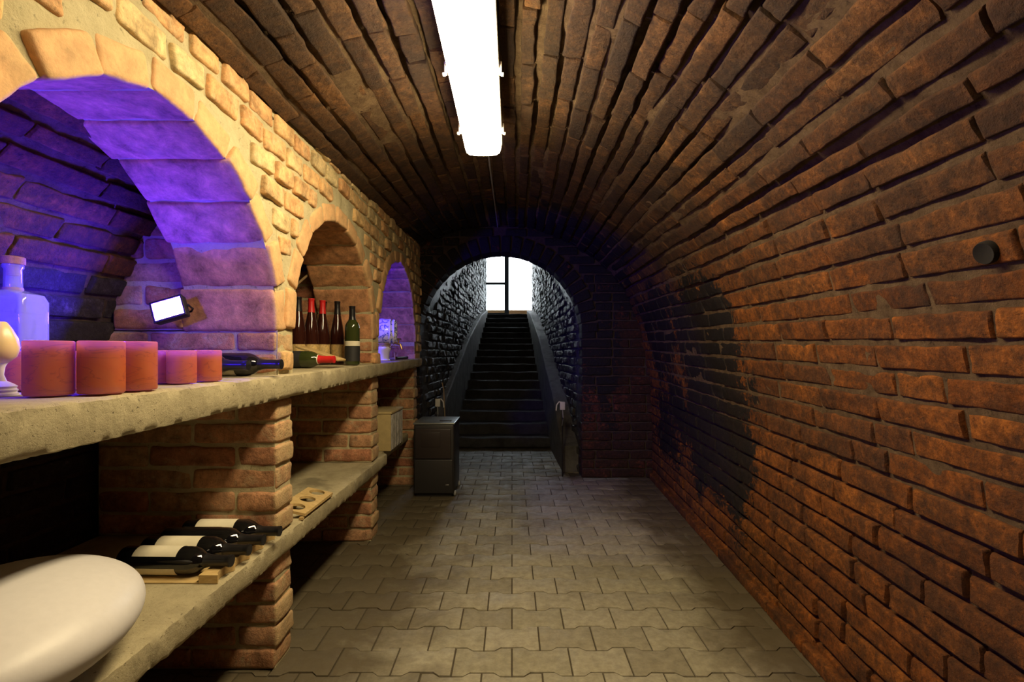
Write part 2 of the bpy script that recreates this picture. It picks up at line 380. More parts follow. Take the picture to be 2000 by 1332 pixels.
def brick_quad(mb, c00, c10, c11, c01, nrm, joint, proud, depth, nu=6, nv=3, rr=0.008, amp=0.003, mi=0, rnd=None, tilt=0.0, dent=None, je=None):
    """a brick face over the quad c00-c10-c11-c01, inset by the joint, standing proud along nrm"""
    rnd = random.random() if rnd is None else rnd
    lu = (c10 - c00).length; lv = (c01 - c00).length
    if lu < 0.03 or lv < 0.02: return
    ju = (je or joint) / lu * 0.5; jv = joint / lv * 0.5
    j0 = random.uniform(0.7, 1.5); j1 = random.uniform(0.7, 1.5); j2 = random.uniform(0.7, 1.4); j3 = random.uniform(0.7, 1.4)
    def seq(n, L, a, b):
        q = rr / L
        s = [0, q * 0.4, q] + [q + (1 - 2 * q) * i / n for i in range(1, n)] + [1 - q, 1 - q * 0.4, 1]
        return [(a + (1 - a - b) * x, min(x, 1 - x) * L) for x in s]
    U = seq(nu, lu, ju * j0, ju * j1); V = seq(nv, lv, jv * j2, jv * j3)
    tx = random.uniform(-tilt, tilt); ty = random.uniform(-tilt, tilt); sd = random.uniform(0, 50)
    vs = []; NU = len(U); NV = len(V)
    for (v, dv) in V:
        for (u, du) in U:
            p = (c00 * (1 - u) + c10 * u) * (1 - v) + (c01 * (1 - u) + c11 * u) * v
            def fall(d):
                x = min(1.0, d / rr); return math.sqrt(max(0.0, 1 - (1 - x) ** 2))
            e = fall(du * (1.0 if je is None else 1.8)) * fall(dv)
            h = proud - rr * (1 - e) + tx * (u - 0.5) + ty * (v - 0.5)
            nz = noise.noise_vector(p * 18 + Vector((sd, 0, 0))); n2 = noise.noise_vector(p * 55)
            h += (nz.z + 0.5 * n2.z) * amp * 1.6
            q = p + nrm * h + (nz * amp * 1.3 + n2 * amp * 0.5)
            if dent is not None:
                dd = (p - dent[0]).length
                if dd < dent[1]: q = q - nrm * (0.05 * (1 - (dd / dent[1]) ** 4))
            vs.append(q)
    fs = [(j * NU + i, j * NU + i + 1, (j + 1) * NU + i + 1, (j + 1) * NU + i) for j in range(NV - 1) for i in range(NU - 1)]
    ring = [i for i in range(NU)] + [j * NU + NU - 1 for j in range(1, NV)] + [(NV - 1) * NU + i for i in range(NU - 2, -1, -1)] + [j * NU for j in range(NV - 2, 0, -1)]
    b = len(vs)
    for i in ring: vs.append(vs[i] - nrm * depth)
    n = len(ring)
    for k in range(n):
        k2 = (k + 1) % n
        fs.append((ring[k2], ring[k], b + k, b + k2))
    mb.add(vs, fs, mi, rnd)

# ------------------------------------------------------------------ geometry of the place
YE = 4.28            # end wall
CX = -0.116          # crown line
XL = -0.78           # arcade wall face
XB = -1.087          # back of arcade wall
PROF = [(1.316, 0), (1.316, .2), (1.312, .42), (1.306, .635), (1.288, .86), (1.246, 1.085), (1.190, 1.33), (1.10, 1.54), (1.00, 1.69), (.893, 1.80), (.716, 1.935), (.50, 2.05), (.25, 2.125), (0, 2.15)]
def dense(prof, n=10):
    out = []
    P = [Vector((a, b)) for a, b in prof]
    P = [P[0] * 2 - P[1]] + P + [Vector((-P[-2].x, P[-2].y))]
    for i in range(1, len(P) - 2):
        for k in range(n):
            t = k / n
            out.append(0.5 * ((2 * P[i]) + (P[i + 1] - P[i - 1]) * t + (2 * P[i - 1] - 5 * P[i] + 4 * P[i + 1] - P[i + 2]) * t * t + (3 * P[i] - P[i - 1] - 3 * P[i + 1] + P[i + 2]) * t ** 3))
    out.append(P[-2]); return out
HALF = dense(PROF)
full = [(p.x, p.y) for p in HALF] + [(-p.x, p.y) for p in reversed(HALF[:-1])]
acc = [0.0]
for i in range(1, len(full)): acc.append(acc[-1] + math.dist(full[i], full[i - 1]))
LTOT = acc[-1]
def prof_at(s):
    s = max(0, min(LTOT, s))
    lo, hi = 0, len(acc) - 1
    while hi - lo > 1:
        m = (lo + hi) // 2
        if acc[m] <= s: lo = m
        else: hi = m
    t = (s - acc[lo]) / (acc[hi] - acc[lo]); a, b = full[lo], full[hi]
    return a[0] + (b[0] - a[0]) * t, a[1] + (b[1] - a[1]) * t
def sz(y): return 0.925 + 0.075 * (max(-0.5, y) - 1.1) / 3.18
def sr(y): return (0.95 + 0.0605 * y + 0.116) / 1.325
def V(s, y, off=0.0):
    h, z = prof_at(s)
    x = CX + h * (sr(y) if h > 0 else 1.0)
    p = Vector((x, y, z * sz(y)))
    if off:
        h1, z1 = prof_at(s - 0.01); h2, z2 = prof_at(s + 0.01)
        d = Vector((h2 - h1, 0, z2 - z1)); n = Vector((-d.z, 0, d.x)).normalized()
        # inward normal
        if n.dot(Vector((CX, y, 1.0)) - p) < 0: n = -n
        p = p + n * off
    return p
def vnorm(s, y):
    return (V(s, y, 0.01) - V(s, y)).normalized()
def vault_z(x, y):
    best = 0
    for k in range(60):
        s = LTOT * k / 60
        a = V(s, y); b = V(s + LTOT / 60, y)
        if (a.x - x) * (b.x - x) <= 0 and a.z > 0.9: return a.z + (b.z - a.z) * ((x - a.x) / (b.x - a.x) if b.x != a.x else 0)
    return 1.9

Y0 = -1.6
NC = round(LTOT / 0.0785)
# which part a course belongs to
def region(s):
    h, z = prof_at(s)
    if z < 1.42: return 'right' if h > 0 else 'left'
    return 'ceil'
mbR, mbC, mbL = MB(), MB(), MB()
HOLE = None
hole_best = 9
# hole centre: right wall, seen high beside the frame edge
for ci in range(NC):
    s0 = LTOT * ci / NC; s1 = LTOT * (ci + 1) / NC; sm = (s0 + s1) / 2
    reg = region(sm); tgt = {'right': mbR, 'left': mbL, 'ceil': mbC}[reg]
    hh, zz = prof_at(sm)
    y = Y0 - random.uniform(0, 0.29)
    cproud = random.uniform(-.007, .009); cj = random.choice((.011, .013, .018, .024))
    wob = random.uniform(-.004, .004)
    mi = 0
    while y < YE + 0.02:
        L = 0.285 + random.uniform(-.012, .012)
        if reg == 'ceil' and random.random() < .25: L = random.choice((0.15, 0.21, 0.24))
        if reg == 'right' and random.random() < .12: L = 0.15
        y1 = min(y + L, YE + 0.03)
        if y1 - y > 0.04:
            t_ = max(0, min(1, (zz - 1.1) / 0.5))
            if reg == 'left': proud = random.uniform(-.004, .008); joint = .014; tilt = .006; amp = .004; je = .012
            elif zz < .80: proud = .006 + random.uniform(-.003, .004); joint = .013; tilt = .004; amp = .0028; je = .012
            else:
                proud = .002 + cproud * t_ + random.uniform(-.003, .003); joint = .012 * (1 - t_) + cj * t_
                je = .010 * (1 - t_) + .005 * t_; tilt = .004 + .003 * t_; amp = .0035 + .001 * t_
            near = (y < 3.2)
            c = [V(s0, y), V(s0, y1), V(s1, y1), V(s1, y)]
            n = vnorm(sm, (y + y1) / 2)
            brick_quad(tgt, c[0], c[1], c[2], c[3], n, joint, proud, 0.03, nu=8 if near else 4, nv=3 if near else 2, rr=0.007, amp=amp, mi=0, tilt=tilt, je=je)
        y = y1
# mortar shell
def shell(mb, sa, sb, y0, y1, off, ns, ny, mi, amp=0.004):
    vs = []; fs = []
    for i in range(ns + 1):
        for j in range(ny + 1):
            s = sa + (sb - sa) * i / ns; y = y0 + (y1 - y0) * j / ny
            o = off(s, y) if callable(off) else off
            p = V(s, y, o); vs.append(p + noise.noise_vector(p * 12) * amp)
    for i in range(ns):
        for j in range(ny):
            a = i * (ny + 1) + j; fs.append((a, a + 1, a + ny + 2, a + ny + 1))
    mb.add(vs, fs, mi)
def offR(s, y):
    h, z = prof_at(s); t = max(0, min(1, (z - 0.70) / 0.2)); c = max(0, min(1, (z - 1.3) / 0.4))
    k = max(0, min(1, noise.noise(Vector((s * 5, y * 1.3, 4))) * 2.2 + .35))
    return -0.012 + 0.0085 * t - c * (.002 + .022 * k)
bR = next(ci for ci in range(NC) if region(LTOT * (ci + .5) / NC) == 'ceil') * LTOT / NC
bL = LTOT - bR
for mb, a, b, off, ns in ((mbR, 0, bR + .05, offR, 60), (mbC, bR - .05, bL + .05, offR, 130), (mbL, bL - .05, LTOT, -0.008, 50)):
    shell(mb, a, b, Y0 - .1, YE + .02, off, ns, 150, 1)
shell(mbC, bR - .15, bL + .15, Y0 - .1, YE + .3, -.07, 60, 20, 1)
tag(mbR.build('wall_right', [M['vault_brick'], M['vault_mortar']], angle=60), kind='structure')
tag(mbC.build('ceiling', [M['vault_brick'], M['vault_mortar']], angle=60), kind='structure')
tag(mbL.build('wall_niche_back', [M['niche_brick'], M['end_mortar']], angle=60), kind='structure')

# low mortar ledge along the foot of the right wall
mb = MB(); y = Y0
while y < YE - .02:
    y1 = min(y + .28, YE)
    for (ya, yb) in ((y, y1),):
        a = V(0, ya); b = V(0, yb)
        mid = (a + b) / 2; d = (b - a); ang = math.atan2(d.y, d.x)
        m = Matrix.Translation(mid + Vector((-0.012, 0, 0.022))) @ Matrix.Rotation(ang, 4, 'Z')
        rbox(mb, m, Vector((d.length / 2 - .002, .022, .024)), .008, (5, 1, 1), .003, 0, random.random())
    y = y1
tag(mb.build('baseboard_right', [M['vault_brick']]), kind='structure')

# closing wall behind the camera
mb = MB()
zc = 0.04
row = 0
while zc < 2.1:
    x = -1.5 + (0.145 if row % 2 else 0)
    while x < 1.4:
        brick_quad(mb, Vector((x, Y0, zc - .04)), Vector((x + .29, Y0, zc - .04)), Vector((x + .29, Y0, zc + .04)), Vector((x, Y0, zc + .04)), Vector((0, 1, 0)), .013, .006, .03, 3, 2)
        x += .29
    zc += .08; row += 1
mb.add([(-1.6, Y0, 0), (1.5, Y0, 0), (1.5, Y0, 2.3), (-1.6, Y0, 2.3)], [(0, 1, 2, 3)], 1)
tag(mb.build('wall_back', [M['vault_brick'], M['vault_mortar']]), kind='structure')

# ------------------------------------------------------------------ floor of bone shaped pavers
mb = MB(); mbj = MB()
PX, PY, DD = 0.2, 0.1415, 0.0095
def zig(x, ph):
    """boundary offset: +1 at the joints of the lower row, -1 at its paver centres"""
    u = ((x - ph) / PX) % 1.0; u = min(u, 1 - u)      # 0 at joint, .5 at centre
    return max(-1.0, min(1.0, (0.25 - u) / 0.055))
r0 = int((1.649 - Y0) / PY) + 2; FY = 5.6
ri = -r0
while 1.649 + ri * PY < FY:
    yb = 1.649 + ri * PY; yt = yb + PY
    ph = 0.0 if ri % 2 == 0 else PX / 2
    k = -8
    while ph + k * PX < 1.35:
        xa = ph + k * PX; xb = xa + PX; k += 1
        if xb < -1.45: continue
        if yb > YE - .05 and (xa < -.85 or xb > .68): continue
        if yb > YE - .15 and xb > 1.3: continue
        us = [0, .15, .195, .305, .35, .5, .65, .695, .805, .85, 1]
        g = 0.0022; zt = random.uniform(-.0015, .0015); tx = random.uniform(-.004, .004); ty = random.uniform(-.006, .006)
        top = []; bot = []
        for u in us:
            x = xa + PX * u; xi = xa + g + (PX - 2 * g) * u
            top.append((xi, yt + DD * zig(x, ph) - g)); bot.append((xi, yb - DD * zig(x, ph) + g))
        loop = bot + top[::-1]; n = len(loop); cxp = (xa + xb) / 2; cyp = (yb + yt) / 2
        vs = []
        for (f, dz) in ((1.0, -.02), (1.0, -.0028), (0.985, -.0006), (0.965, 0.0)):
            for (x, y) in loop:
                vs.append((cxp + (x - cxp) * (f if f == 1 else 1 - (1 - f) * .8), cyp + (y - cyp) * f, zt + dz + tx * (x - cxp) + ty * (y - cyp)))
        fs = []
        for a in range(3):
            for i in range(n):
                j = (i + 1) % n; fs.append((a * n + i, a * n + j, (a + 1) * n + j, (a + 1) * n + i))
        m = len(us)
        for i in range(m - 1):
            fs.append((3 * n + i, 3 * n + i + 1, 3 * n + (n - 2 - i), 3 * n + (n - 1 - i)))
        mb.add(vs, fs, 0, random.random())
    ri += 1
mb.add([(-1.5, Y0 - .1, -.005), (1.4, Y0 - .1, -.005), (1.4, YE + .3, -.005), (-1.5, YE + .3, -.005)], [(0, 1, 2, 3)], 1)
mb.add([(-.9, YE + .29, -.005), (.7, YE + .29, -.005), (.7, 6.2, -.005), (-.9, 6.2, -.005)], [(0, 1, 2, 3)], 1)
tag(mb.build('floor', [M['paver'], M['joint']], angle=30), kind='structure')

# ------------------------------------------------------------------ arcade wall (left)
def shelf_z(y): return 0.957 + 0.0155 * y
ARCH = [(1.165, 1.125, .50), (2.305, 1.135, .505), (3.485, 1.15, .535)]     # y centre, springing z, radius
EXTRA = [(0.03, 1.12, .50)]
ALLA = EXTRA + ARCH
PIERS = [(-.60, -.47), (.53, .665), (1.665, 1.80), (2.81, 2.95), (4.02, 4.16)]
mb = MB()
def wallbottom(y):
    for (c, z, r) in ALLA:
        r = r + .009
        if abs(y - c) < r - 1e-6: return z + math.sqrt(r * r - (y - c) ** 2)
    return None
RING = 0.075
def top_z(y): return vault_z(XL, y) + 0.03
# voussoirs: brick laid flat round the arch, showing its bed to the soffit
for (c, zs, r) in ALLA:
    n = round(PI * r / 0.138)
    for i in range(n):
        a = PI * (i + .5) / n
        ln = PI * r / n
        ctr = Vector(((XL + XB) / 2, c + math.cos(a) * (r + RING / 2), zs + math.sin(a) * (r + RING / 2)))
        # local x along depth, y tangential, z radial
        rad = Vector((0, math.cos(a), math.sin(a))); tan = Vector((0, -math.sin(a), math.cos(a)))
        m = Matrix(((1, tan.x, rad.x, ctr.x), (0, tan.y, rad.y, ctr.y), (0, tan.z, rad.z, ctr.z), (0, 0, 0, 1)))
        m = m @ Matrix.Rotation(random.uniform(-.035, .035), 4, 'X') @ Matrix.Translation((random.uniform(-.006, .006), 0, random.uniform(-.004, .004)))
        rbox(mb, m, Vector(((XL - XB) / 2 + .006, ln / 2 * 1.05 - .004, RING / 2)), .012, (7, 4, 2), .0045, 1, random.random(), i * 3.1)
# header courses on the face
cz = 1.03; row = 0
while cz < 2.02:
    y = Y0 + (0.075 if row % 2 else 0) + random.uniform(-.01, .01)
    while y < YE - .03:
        w = .128 + random.uniform(-.014, .012)
        ya, yb = y, min(y + w, YE - .01); y += w + .020
        za, zb = cz - .031, cz + .031
        if zb > top_z((ya + yb) / 2) - .01: za, zb = za, min(zb, top_z((ya + yb) / 2))
        if zb - za < .025: continue
        def bad(ya, yb):
            for (c, z, r) in ALLA:
                for yy in (ya, (ya + yb) / 2, yb):
                    for z2 in (za, zb):
                        if z2 > z - .02:
                            if math.hypot(yy - c, z2 - z) < r + RING + .006: return True
                        elif abs(yy - c) < r + .005: return True
            return False
        step = .008; okk = False
        if not bad(ya, yb): okk = True
        else:
            a1, b1 = ya, yb
            while b1 - a1 > .045 and not okk:
                b1 -= step
                if not bad(a1, b1): ya, yb = a1, b1; okk = True
            if not okk:
                a1, b1 = ya, yb
                while b1 - a1 > .045 and not okk:
                    a1 += step
                    if not bad(a1, b1): ya, yb = a1, b1; okk = True
        if not okk: continue
        mid = Vector((XL - .035 + random.uniform(-.004, .010), (ya + yb) / 2, (za + zb) / 2))
        m = Matrix.Translation(mid) @ Matrix.Rotation(random.uniform(-.05, .05), 4, 'X') @ Matrix.Rotation(random.uniform(-.04, .04), 4, 'Z')
        rbox(mb, m, Vector((.04, (yb - ya) / 2, (zb - za) / 2)), .009, (1, 4, 3), .0042, 0, random.random(), row * 2.3)
    cz += .079; row += 1
# mortar body
ys = []
y = Y0
while y < YE: ys.append(y); y += .03
ys.append(YE)
for (c, z, r) in ALLA:
    for k in range(0, 61): ys.append(c - (r + .009) * math.cos(PI * k / 60))
    ys += [c - r - .0085, c + r + .0085]
for (a, b) in PIERS: ys += [(a + b) / 2]
ys = sorted(set(round(v, 5) for v in ys))
NZ = 16
def zlow(y):
    b = wallbottom(y); return b if b is not None else shelf_z(y)
cols = []
vs = []; fs = []
for yv in ys:
    zl = zlow(yv); zt = top_z(yv)
    for k in range(NZ + 1):
        p = Vector((XL - .005, yv, zl + (zt - zl) * k / NZ))
        vs.append(p + Vector((noise.noise(p * 14) * .006 + noise.noise(p * 45) * .003, 0, 0)))
for i in range(len(ys) - 1):
    for k in range(NZ):
        a = i * (NZ + 1) + k; fs.append((a, a + NZ + 1, a + NZ + 2, a + 1))
mb.add(vs, fs, 2)
vs = []; fs = []
for yv in ys:
    zl = zlow(yv); zt = top_z(yv)
    vs.append((XL - .005, yv, zl)); vs.append((XB + .005, yv, zl)); vs.append((XB + .005, yv, max(zl + .01, min(zt - .12, vault_z(XB, yv) + .03))))
for i in range(len(ys) - 1):
    a = i * 3
    fs.append((a, a + 1, a + 4, a + 3)); fs.append((a + 1, a + 2, a + 5, a + 4))
mb.add(vs, fs, 2)
# jamb courses and cross walls behind the jambs
def pier_courses(mb, ya, yb, z0, z1, xf, xb, mi=1, pitch=.079, mim=2):
    n = max(1, round((z1 - z0) / pitch)); p = (z1 - z0) / n
    mid = (ya + yb) / 2; hy = (yb - ya) / 2
    for i in range(n):
        zc = z0 + p * (i + .5)
        if i % 2 == 0: cuts = [xf, xf - .285, xb]
        else: cuts = [xf, xf - .14, xf - .43, xb]
        cuts = [c for c in cuts if c >= xb - 1e-6]
        for a, b in zip(cuts[:-1], cuts[1:]):
            if a - b < .03: continue
            jx = random.uniform(-.005, .005); jy = random.uniform(-.004, .004)
            m = Matrix.Translation(((a + b) / 2 + (jx if a == xf else 0), mid + jy, zc)) @ Matrix.Rotation(random.uniform(-.03, .03), 4, 'Z') @ Matrix.Rotation(random.uniform(-.012, .012), 4, 'Y')
            rbox(mb, m, Vector(((a - b) / 2 - .004, hy - .002, p / 2 - .0055)), .011, (6, 3, 2), .0045, mi, random.random(), i * 1.7 + ya)
    box(mb, xb, ya + .010, z0 + .002, xf - .012, yb - .010, z1 - .002, mim)
for (ya, yb) in PIERS:
    zs = 1.13
    pier_courses(mb, ya, yb, shelf_z((ya + yb) / 2) + .001, zs, XL, -1.37, mi=3)
    pier_courses(mb, ya, yb, zs, 1.52, XB, -1.33, mi=3)
tag(mb.build('wall_left', [M['arcade_brick'], M['soffit_brick'], M['arcade_mortar'], M['pier_brick']], angle=50), kind='structure')

# ------------------------------------------------------------------ piers under the shelves
LZ0, LZ1 = .370, .445       # lower shelf slab
def usz(y): return shelf_z(y) - .088 + .0045 * y    # underside of the upper shelf
pl = ['brick pier between shelves at the near frame edge', 'brick pier beside the lying dark bottles, first from the near end', 'brick pier in the middle of the shelves, beside the bare stretch of lower shelf', 'brick pier at the far end of the shelves, behind the dark cabinet']
for (ya, yb), lb in zip(PIERS[1:], pl):
    mb = MB()
    if ya > 4: pier_courses(mb, ya, yb, 0.0, LZ1 + .001, XL, -1.38, 0, mim=1)
    else: pier_courses(mb, ya, yb, 0.0, LZ0 - .001, XL, -1.38, 0, mim=1)
    pier_courses(mb, ya, yb, LZ1 + .001, usz((ya + yb) / 2) - .002, XL, -1.38, 0, mim=1)
    o = mb.build('brick_pier', [M['pier_brick'], M['arcade_mortar']], angle=50)
    tag(o, lb, 'pier', 'piers carrying the shelves')

# ------------------------------------------------------------------ concrete shelves
def slab(name, xf, xb, y0, y1, zt, zb, label, cat='shelf', amp=.003):
    mb = MB(); n = int((y1 - y0) / .009)
    vs = []; fs = []
    for i in range(n + 1):
        y = y0 + (y1 - y0) * i / n
        a, b = zt(y), zb(y)
        chip = max(0, noise.noise(Vector((y * 7, 3, zb(0) * 9))) - .1) * .018 * (.5 + abs(noise.noise(Vector((y * 60, 1, 2)))) * 2) + abs(noise.noise(Vector((y * 90, 7, 0)))) * .006
        sec = [(xb, a), (xf - .10, a), (xf - .04, a), (xf - .012, a - .0005), (xf - .003, a - .005), (xf, a - (a - b) * .3), (xf - .001, a - (a - b) * .55), (xf - .002, a - (a - b) * .78), (xf - .006 - chip * .5, b + .004 + chip * .4), (xf - .018 - chip * .6, b + chip * .1), (xf - .08, b), (xb, b)]
        for (x, z) in sec:
            p = Vector((x, y, z)); q = noise.noise_vector(p * 25) * amp * .6 + noise.noise_vector(p * 80) * amp * .9
            if x <= xf - .08: q = Vector((0, 0, 0))
            vs.append(p + Vector((q.x, 0, q.z * .5)))
    m = 12
    for i in range(n):
        for k in range(m):
            k2 = (k + 1) % m
            fs.append((i * m + k, (i + 1) * m + k, (i + 1) * m + k2, i * m + k2))
    fs.append(tuple(range(m))); fs.append(tuple(n * m + k for k in range(m - 1, -1, -1)))
    mb.add(vs, fs)
    return tag(mb.build(name, M['shelf_concrete'], angle=50), label, cat)
slab('concrete_shelf', -.752, -1.37, Y0 + .02, 4.20, shelf_z, usz, 'long upper concrete shelf carrying the orange cups and standing bottles')
slab('concrete_shelf', -.765, -1.38, Y0 + .02, 3.07, lambda y: LZ1, lambda y: LZ0, 'lower concrete shelf with four lying dark bottles and the white oval shell')
slab('concrete_shelf', -.83, -1.38, 3.075, 4.012, lambda y: .425, lambda y: .36, 'short recessed lower shelf slab under the cardboard box')

# ------------------------------------------------------------------ end wall with arch to the stairs
AX, AZ, AR = -.095, 1.235, .69
mb = MB()
n = round(PI * AR / .085)
for i in range(n):
    a = PI * (i + .5) / n; ln = PI * AR / n
    rad = Vector((math.cos(a), 0, math.sin(a))); tan = Vector((-math.sin(a), 0, math.cos(a)))
    ctr = Vector((AX, YE + .10, AZ)) + rad * (AR + .07)
    m = Matrix(((tan.x, 0, rad.x, ctr.x), (tan.y, 1, rad.y, ctr.y), (tan.z, 0, rad.z, ctr.z), (0, 0, 0, 1)))
    rbox(mb, m, Vector((ln / 2 - .003, .115, .07)), .010, (2, 2, 3), .004, 0, random.random(), i)
zc = .04; row = 0
while zc < 2.2:
    x = -1.45 + (.145 if row % 2 else 0)
    while x < 1.3:
        w = .275 if random.random() < .75 else .135
        xa, xb = x, x + w; x += w + .013
        if zc < AZ:
            if xb > AX - AR and xa < AX + AR:
                if xa < AX - AR - .05: xb = AX - AR
                elif xb > AX + AR + .05: xa = AX + AR
                else: continue
        else:
            rr2 = AR + .14
            def hw(zz): return math.sqrt(max(0, rr2 ** 2 - (zz - AZ) ** 2)) if zz - AZ < rr2 else -1
            w2 = max(hw(zc - .03), 0) if zc - .03 < AZ + rr2 else -1
            if w2 > 0 and xb > AX - w2 and xa < AX + w2:
                if xa < AX - w2 - .05: xb = AX - w2
                elif xb > AX + w2 + .05: xa = AX + w2
                else: continue
        if xb - xa < .04: continue
        if zc > vault_z((xa + xb) / 2, YE) + .06 and zc > 1.4: continue
        m = Matrix.Translation(((xa + xb) / 2, YE + .09 + random.uniform(-.004, .006), zc)) @ Matrix.Rotation(random.uniform(-.02, .02), 4, 'Y')
        rbox(mb, m, Vector(((xb - xa) / 2, .10, .033)), .009, (5, 2, 2), .0045, 0, random.random(), row)
    zc += .079; row += 1
# mortar sheet with the arch cut out, and reveals
N = 40; vs = []; fs = []
arc = [(AX + AR + .006, 0.0)] + [(AX + (AR + .006) * math.cos(PI * k / N), AZ + (AR + .006) * math.sin(PI * k / N)) for k in range(N + 1)] + [(AX - AR - .006, 0.0)]
out = [(1.35, 0.0)] + [(AX + 1.45 * math.cos(PI * k / N) * 1.0, AZ + 1.25 * math.sin(PI * k / N)) for k in range(N + 1)] + [(-1.55, 0.0)]
for (a, b) in zip(arc, out):
    vs.append((a[0], YE + .004, a[1])); vs.append((b[0], YE + .004, b[1])); vs.append((a[0], YE + .22, a[1]))
for i in range(len(arc) - 1):
    a = i * 3; fs.append((a, a + 1, a + 4, a + 3)); fs.append((a, a + 3, a + 5, a + 2))
mb.add(vs, fs, 1)
tag(mb.build('wall_end', [M['end_brick'], M['end_mortar']], angle=50), kind='structure')

# ------------------------------------------------------------------ stair passage
YD = 11.2
def pxl(y): return -.785 + .205 * (y - YE) / (YD - YE)
def pxr(y): return .597 - .145 * (y - YE) / (YD - YE)
def pzs(y): return 1.28 + .34 * (y - YE)
for side in ('left', 'right'):
    mb = MB(); fx = pxl if side == 'left' else pxr; sg = 1 if side == 'left' else -1
    z = .0; row = 0
    while z < 4.4:
        y = YE + .2 + (.11 if row % 2 else 0)
        while y < YD:
            w = random.uniform(.14, .25); y1 = min(y + w, YD)
            if z < pzs(y1) + .12 and z > -0.1 + max(0, .3 * (y - 6.8)):
                c = [Vector((fx(y), y, z)), Vector((fx(y1), y1, z)), Vector((fx(y1), y1, z + .078)), Vector((fx(y), y, z + .078))]
                brick_quad(mb, c[0], c[1], c[2], c[3], Vector((sg, 0, 0)), .016, random.uniform(-.004, .016), .03, 3, 2, .009, .007, 0, tilt=.016)
            y = y1
        z += .079; row += 1
    mb.add([(fx(YE) , YE + .1, -.01), (fx(YD), YD, -.01), (fx(YD), YD, 4.6), (fx(YE), YE + .1, 1.6)], [(0, 1, 2, 3)], 1)
    tag(mb.build('wall_stair_' + side, [M['passage_brick'], M['passage_mortar']], angle=60), kind='structure')
mb = MB(); vs = []; fs = []; NY = 40; NA = 16
for j in range(NY + 1):
    y = YE + .15 + (YD - YE - .15) * j / NY; c = (pxl(y) + pxr(y)) / 2; r = (pxr(y) - pxl(y)) / 2
    for k in range(NA + 1):
        a = PI * k / NA; p = Vector((c + r * math.cos(a), y, pzs(y) + r * math.sin(a)))
        vs.append(p + noise.noise_vector(p * 6) * .015)
for j in range(NY):
    for k in range(NA):
        a = j * (NA + 1) + k; fs.append((a, a + 1, a + NA + 2, a + NA + 1))
mb.add(vs, fs, 0, .4)
tag(mb.build('ceiling_stair', [M['passage_brick']], angle=180), kind='structure')
# steps
mb = MB(); NS = 17; SY = 5.65; RUN = (YD - .25 - SY) / NS; RISE = 1.92 / NS
for i in range(NS):
    ya = SY + RUN * i; z0 = RISE * i; z1 = RISE * (i + 1)
    yb = SY + RUN * (i + 1) + .03 if i < NS - 1 else YD + .3
    rbox(mb, Matrix.Translation(((pxl(yb) + .055 + pxr(yb) - .125) / 2, (ya + yb) / 2, (z1 + max(0, z0 - .1)) / 2)), Vector(((pxr(yb) - pxl(yb) - .18) / 2 + .012, (yb - ya) / 2, (z1 - max(0, z0 - .1)) / 2)),   .022, (10, 4, 1), .012, 0, random.random(), i)
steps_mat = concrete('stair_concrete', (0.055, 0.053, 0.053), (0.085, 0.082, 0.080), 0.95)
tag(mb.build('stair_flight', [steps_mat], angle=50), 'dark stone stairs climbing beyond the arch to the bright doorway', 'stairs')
# sloping plinths at both sides of the stairs
def plz(y):
    pts = [(4.36, .20), (5.3, .60), (7.4, 1.30), (9.4, 1.80), (10.9, 2.02)]
    for (a, za), (b, zb) in zip(pts[:-1], pts[1:]):
        if y <= b: return za + (zb - za) * (y - a) / (b - a)
    return 2.02
for side, wd, lb in (('right', .12, 'sloping grey plinth along the right foot of the stair walls'), ('left', .05, 'narrow sloping plinth along the left foot of the stair walls')):
    mb = MB(); vs = []; fs = []; fx = pxr if side == 'right' else pxl; sg = -1 if side == 'right' else 1
    NN = 40
    for i in range(NN + 1):
        y = YE + .22 + (10.8 - YE - .22) * i / NN; z = plz(max(4.36, y)); 
        if y < 4.9: z = z * .9
        x0 = fx(y) - sg * .02; x1 = fx(y) + sg * (wd + .02)
        for (x, zz) in ((x0, 0), (x0, z), (x1 - sg * .012, z), (x1, z - .012), (x1, 0)):
            p = Vector((x, y, zz)); vs.append(p + (noise.noise_vector(p * 10) * .008 if zz > 0 else Vector((0, 0, 0))))
    for i in range(NN):
        for k in range(4): fs.append((i * 5 + k, i * 5 + k + 1, (i + 1) * 5 + k + 1, (i + 1) * 5 + k))
    fs.append((0, 1, 2, 3, 4)); fs.append(tuple(NN * 5 + k for k in (4, 3, 2, 1, 0)))
    mb.add(vs, fs)
    tag(mb.build('stair_plinth', concrete('plinth_' + side, (0.10, 0.095, 0.085), (0.17, 0.16, 0.145), 0.7), angle=40), lb, 'plinth')

# ------------------------------------------------------------------ door to daylight
DZ = 1.92
dl, dr = pxl(YD), pxr(YD)
d = empty('door_1', (0, YD, DZ)); d['kind'] = 'structure'
def px(u, y=YD): return (u - 1000) * y / F
def pz(v, y=YD): return CH + (693 - v) * y / F
mb = MB()
box(mb, dl - .05, YD - .03, DZ, px(948), YD + .06, 4.7); box(mb, px(1041), YD - .03, DZ, dr + .05, YD + .06, 4.7)
box(mb, dl - .05, YD - .03, 4.12, dr + .05, YD + .06, 4.75)
box(mb, px(985.5), YD - .035, DZ, px(994), YD + .06, 4.2)
fr = mb.build('door_frame', M['grey_paint']); fr.parent = d; fr.matrix_parent_inverse = Matrix.Translation((0, -YD, -DZ))
mb = MB()
box(mb, px(948), YD - .02, DZ, px(986), YD + .03, pz(611))
box(mb, px(948), YD - .02, pz(556), px(986), YD + .03, pz(551.5))
lf = mb.build('door_leaf', M['grey_paint']); lf.parent = d; lf.matrix_parent_inverse = Matrix.Translation((0, -YD, -DZ))
